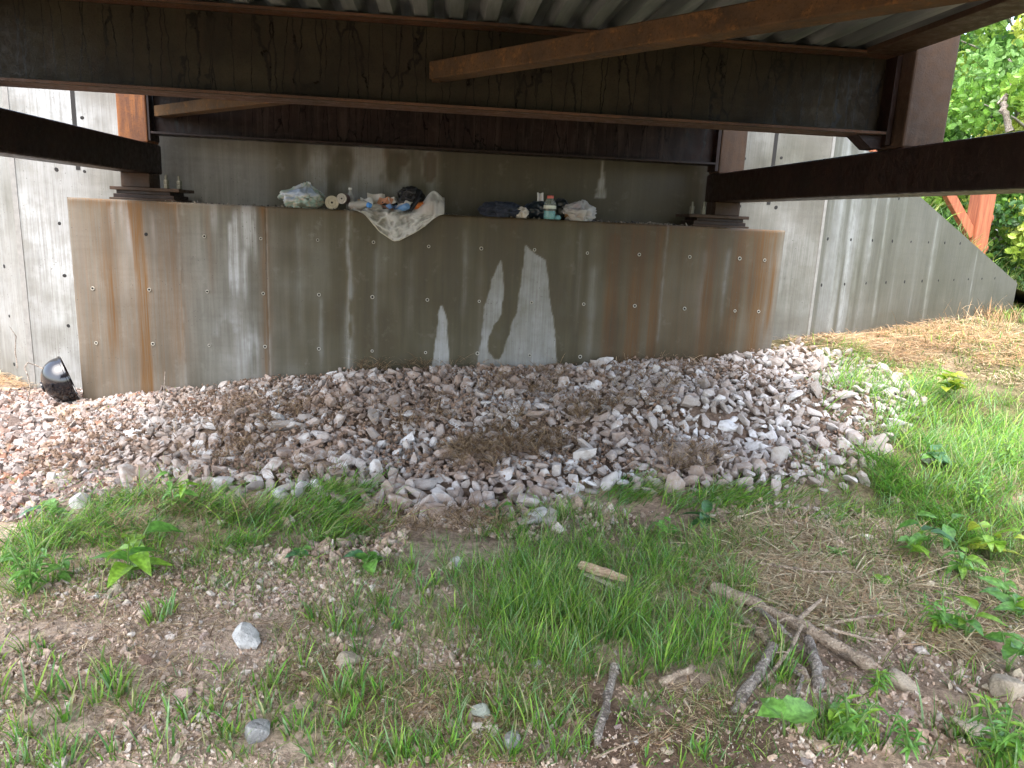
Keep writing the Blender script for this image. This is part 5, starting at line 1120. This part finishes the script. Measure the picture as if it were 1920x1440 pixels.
bottle((-.31, 0), 5.965, [(.024, 0), (.026, .006), (.026, .09), (.02, .10)], 'small blue tube lying beside the black strap', [M_BLUED, M_BLUED, M_BLUED], None, None, None, (1.3, .1, .7), name='tube', cat='tube', z=SH+.026)
crumple('dark_shirt', (.12, .10, .075), (-.395, 6.08, SH+.02), M_BLK, 'small wad of black cloth between wrapper and black bag', 'cloth', 31, .5, 3)
M_JEAN = simple('denim', (.018, .024, .04), .8, .5, 40, .5)
crumple('denim_cloth', (.30, .22, .12), (.475, 6.05, SH), M_JEAN, 'wadded dark blue denim cloth on the shadowed middle of the shelf', 'cloth', 41, .55, 5)
crumple('paper_wad', (.10, .08, .085), (.635, 6.0, SH), simple('paper_grey', (.50, .46, .40), .8, .3), 'crumpled pale paper wad just right of the denim cloth', 'paper', 42, .6, 4)
crumple('dark_sack', (.22, .2, .14), (.79, 6.13, SH), simple('dark_plastic', (.012, .02, .028), .35, .5), 'dark plastic sack sitting behind the blue bottle', 'bag', 43, .5, 4)
crumple('dark_sack', (.16, .16, .165), (.955, 6.13, SH), simple('black_plastic', (.010, .013, .012), .35, .5), 'black plastic sack between the blue bottle and the clear bag', 'bag', 44, .5, 4)
scrap('paper_scrap', (.79, 6.1), .05, .08, (.62, .62, .60), 'small white paper corner poking up left of the blue bottle', 'paper', .1, 1.3, .165, 7)
M_BCLR = plastic('bottle_clear', (.55, .62, .56), .35, .1)
bottle((0.859, 1.536), 6.0, [(.002, .0), (.046, .003), (.050, .012), (.050, .062), (.046, .07), (.050, .08), (.046, .095), (.050, .11), (.046, .122), (.044, .135), (.030, .155), (.026, .165)], 'ribbed plastic bottle with blue liquid and red cap on the shelf', [M_BCLR, simple('blue_liquid', (.08, .40, .50), .2, .1), simple('cap_red', (.50, .10, .07), .45), simple('silver_label', (.55, .58, .50), .3, .5, 30)], [(.046, .004), (.049, .012), (.049, .066)], (.027, .162, .182), (.0505, .084, .108))
crumple('blue_cup', (.05, .05, .04), (.925, 5.99, SH), simple('cup_blue', (.16, .36, .40), .4), 'tiny pale blue lid just right of the blue liquid bottle', 'lid', 46, .15, 3)
cb = crumple('clear_bag', (.24, .19, .155), (1.10, 6.03, SH), plastic('clear_bag_plastic', (.78, .78, .78), .62, .12), 'crumpled clear plastic bag with brown scraps, furthest right of the rubbish', 'plastic bag', 51, .5, 5, .1)
crumple('scraps', (.17, .13, .09), (-.02, .01, .005), simple('brown_scraps', (.28, .17, .07), .7, .5, 18), None, None, 52, .5, 4, parent=cb)
crumple('red_scrap', (.05, .05, .03), (-.02, 0, .10), simple('red_scraps', (.38, .10, .08), .6, .3), None, None, 53, .4, 3, parent=cb)
# grit along the shelf edge
r = np.random.default_rng(77); n = 700; px = np.concatenate([r.uniform(-2.2, 2.2, 450), r.normal(1.75, .25, 250)]); py = r.uniform(D+.01, YW-.02, n)**1; py[:420] = D+.03+np.abs(r.normal(0, .09, 420))
py = np.minimum(py, YW-.015); s = np.exp(r.normal(math.log(.006), .5, n)).clip(.002, .02)
scatter_mass('grit', SMALL, np.column_stack([px, py, SH+s*.4]), np.repeat(s[:, None], 3, 1), quats(n), M_PEB, np.array([(.10, .09, .07), (.2, .17, .13), (.05, .045, .04)])[r.integers(0, 3, n)])

# ---------------------------------------------------------------- timber post behind the wing wall
tp = empty('timber_post', (7.28, 9.75, 1.15), 'orange stained square timber post with a diagonal brace behind the wing wall', 'post', None, .12)
b = MB(); b.box(-.11, -.11, -.5, .11, .11, 1.35); b.build('post', M_TIMBER, tp, bevel=.012)
b = MB(); b.obox((-.10, -.02, .38), (-.98, -.02, 1.36), .09, .13); b.build('diagonal_brace', M_TIMBER, tp, bevel=.008)
for zz in (.22, .62):
    b = MB(); b.lathe([(.05, -.03), (.065, 0), (.065, .06), (.05, .07)], 14, 0, Matrix.Translation((.135, .02, zz)) @ Matrix.Rotation(math.pi/2, 4, 'Y')); b.build('side_block', M_TIMBER, tp)
b = MB(); b.box(-2.3, -.07, 1.36, .5, .07, 1.5); b.build('top_rail', M_TIMBER, tp, bevel=.008)

# ---------------------------------------------------------------- trees
def leaf_cloud(centers, radii, n, L, cols, seed, dens_edge=.45):
    r = np.random.default_rng(seed); k = r.integers(0, len(centers), n); d_ = r.normal(size=(n, 3)); d_ /= np.linalg.norm(d_, axis=1)[:, None]
    p = centers[k]+d_*(radii[k]*r.uniform(.35, 1.05, n)**.6)[:, None]*np.array([1, 1, .8])
    R = quats(n, .6); s_ = L*r.uniform(.6, 1.25, n)
    base = np.array([(0, 0, 0), (.35, .32, .05), (.75, .26, .03), (1, 0, -.08), (.75, -.26, .03), (.35, -.32, .05), (.5, 0, -.03)])-np.array([.5, 0, 0])
    V = np.einsum('nij,nvj->nvi', R, base[None]*s_[:, None, None])+p[:, None]
    f = np.array([(0, 6, 1), (1, 6, 2), (2, 6, 3), (3, 6, 4), (4, 6, 5), (5, 6, 0)])
    F = (f[None]+(np.arange(n)*7)[:, None, None]).reshape(-1, 3)
    tone = np.array(cols)[(r.integers(0, len(cols), len(centers)))[k]]*r.uniform(.7, 1.35, (n, 1))
    return V.reshape(-1, 3), F, np.repeat(tone, 7, 0)
LEAFC = [(.16, .32, .05), (.24, .40, .06), (.11, .25, .05), (.33, .45, .07), (.19, .35, .09), (.40, .46, .08)]
def tree(x_, y_, h, rad_, nleaf, L, label, seed, group='trees on the bank behind the wing wall', low=.05, cols=LEAFC, name='tree', trunk=.09):
    r = np.random.default_rng(seed); z0 = float(bank_z(np.array(x_), np.array(y_)))-.05
    root = empty(name, (x_, y_, z0), label, 'tree' if name == 'tree' else 'bush', group)
    b_ = MB(); P = [(0, 0, 0)]
    for i in range(1, 7): P.append((P[-1][0]+r.normal(0, .05*h/6), P[-1][1]+r.normal(0, .05*h/6), h*.85*i/6))
    b_.tube(P, list(np.linspace(trunk, trunk*.25, 7)), 8)
    cs = []; rs = []
    for i in range(26):
        t_ = low+(1-low)*((i+r.random())/26); a = r.uniform(0, 6.28); rr = rad_*(.25+.75*math.sin(math.pi*min(1, .18+t_*.75)))*r.uniform(.3, 1.)
        c_ = np.array([math.cos(a)*rr, math.sin(a)*rr, h*t_]); cs.append(c_); rs.append(rad_*r.uniform(.22, .42))
        k = min(6, max(0, int(t_*6))); A = Vector(P[k]); b_.tube([A, A.lerp(Vector(c_), .5)+Vector((0, 0, .06*h*.3)), Vector(c_)], [trunk*.35, trunk*.22, trunk*.08], 5)
    b_.build('trunk', M_TRUNK, root, smooth=True)
    V, F, T = leaf_cloud(np.array(cs), np.array(rs), nleaf, L, cols, seed)
    o = link('crown', mesh_np('crown', V, [F], M_LEAF, False, T), root)
    return root
DK = [(.07, .16, .035), (.10, .21, .04), (.06, .14, .04), (.13, .25, .05)]
tree(8.9, 10.9, 4.2, 1.5, 9000, .12, 'light green leafy tree just left behind the timber post', 31)
tree(10.9, 11.3, 5.0, 1.7, 10000, .13, 'tall light green tree right of the timber post', 32)
tree(9.9, 12.6, 6.2, 1.9, 9000, .14, 'taller yellow green tree standing behind the front two', 33, cols=LEAFC[1:4]+LEAFC[5:])
tree(13.2, 12.2, 7.5, 2.4, 12000, .15, 'large tree at the right border of the view beyond the lawn', 34)
tree(7.4, 12.6, 5.2, 1.7, 7000, .13, 'tree showing in the gap beside the rusted bridge post', 35)
tree(9.7, 10.9, 1.9, 1.0, 5000, .11, 'dark low bush right of the foot of the timber post', 36, cols=DK+LEAFC[:2], name='bush', trunk=.03)
tree(11.9, 11.2, 1.9, 1.0, 4500, .11, 'dark green bush at the right border above the yellow grass', 37, cols=DK, name='bush', trunk=.03)
tree(8.1, 10.7, 1.5, .8, 3500, .10, 'leafy bush left behind the diagonal timber brace', 38, cols=DK+LEAFC[:2], name='bush', trunk=.03)
stick('bare_limb', [(7.835, 10.200, 2.974), (7.692, 10.200, 3.246), (7.707, 10.250, 3.442), (7.838, 10.300, 3.617), (7.943, 10.300, 3.796)], (.04, .022), 'pale bare curving limb showing through the leaves at upper right', M_BARKG, 'branch', 8, [((7.707, 10.250, 3.442), (7.584, 10.200, 3.310), .02)], 41)
# wood beyond, one mass
r = np.random.default_rng(88); nb = 120; bx = r.uniform(5, 34, nb); by = 15.5+r.uniform(0, 9, nb)+(bx > 20)*0; cs = np.column_stack([bx, by, r.uniform(1.2, 9.5, nb)]); 
V, F, T = leaf_cloud(cs, np.full(nb, 2.0), 34000, .30, DK+LEAFC[:2], 89)
tag(link('woods', mesh_np('woods', V, [F], M_LEAF, False, T)), kind='stuff')
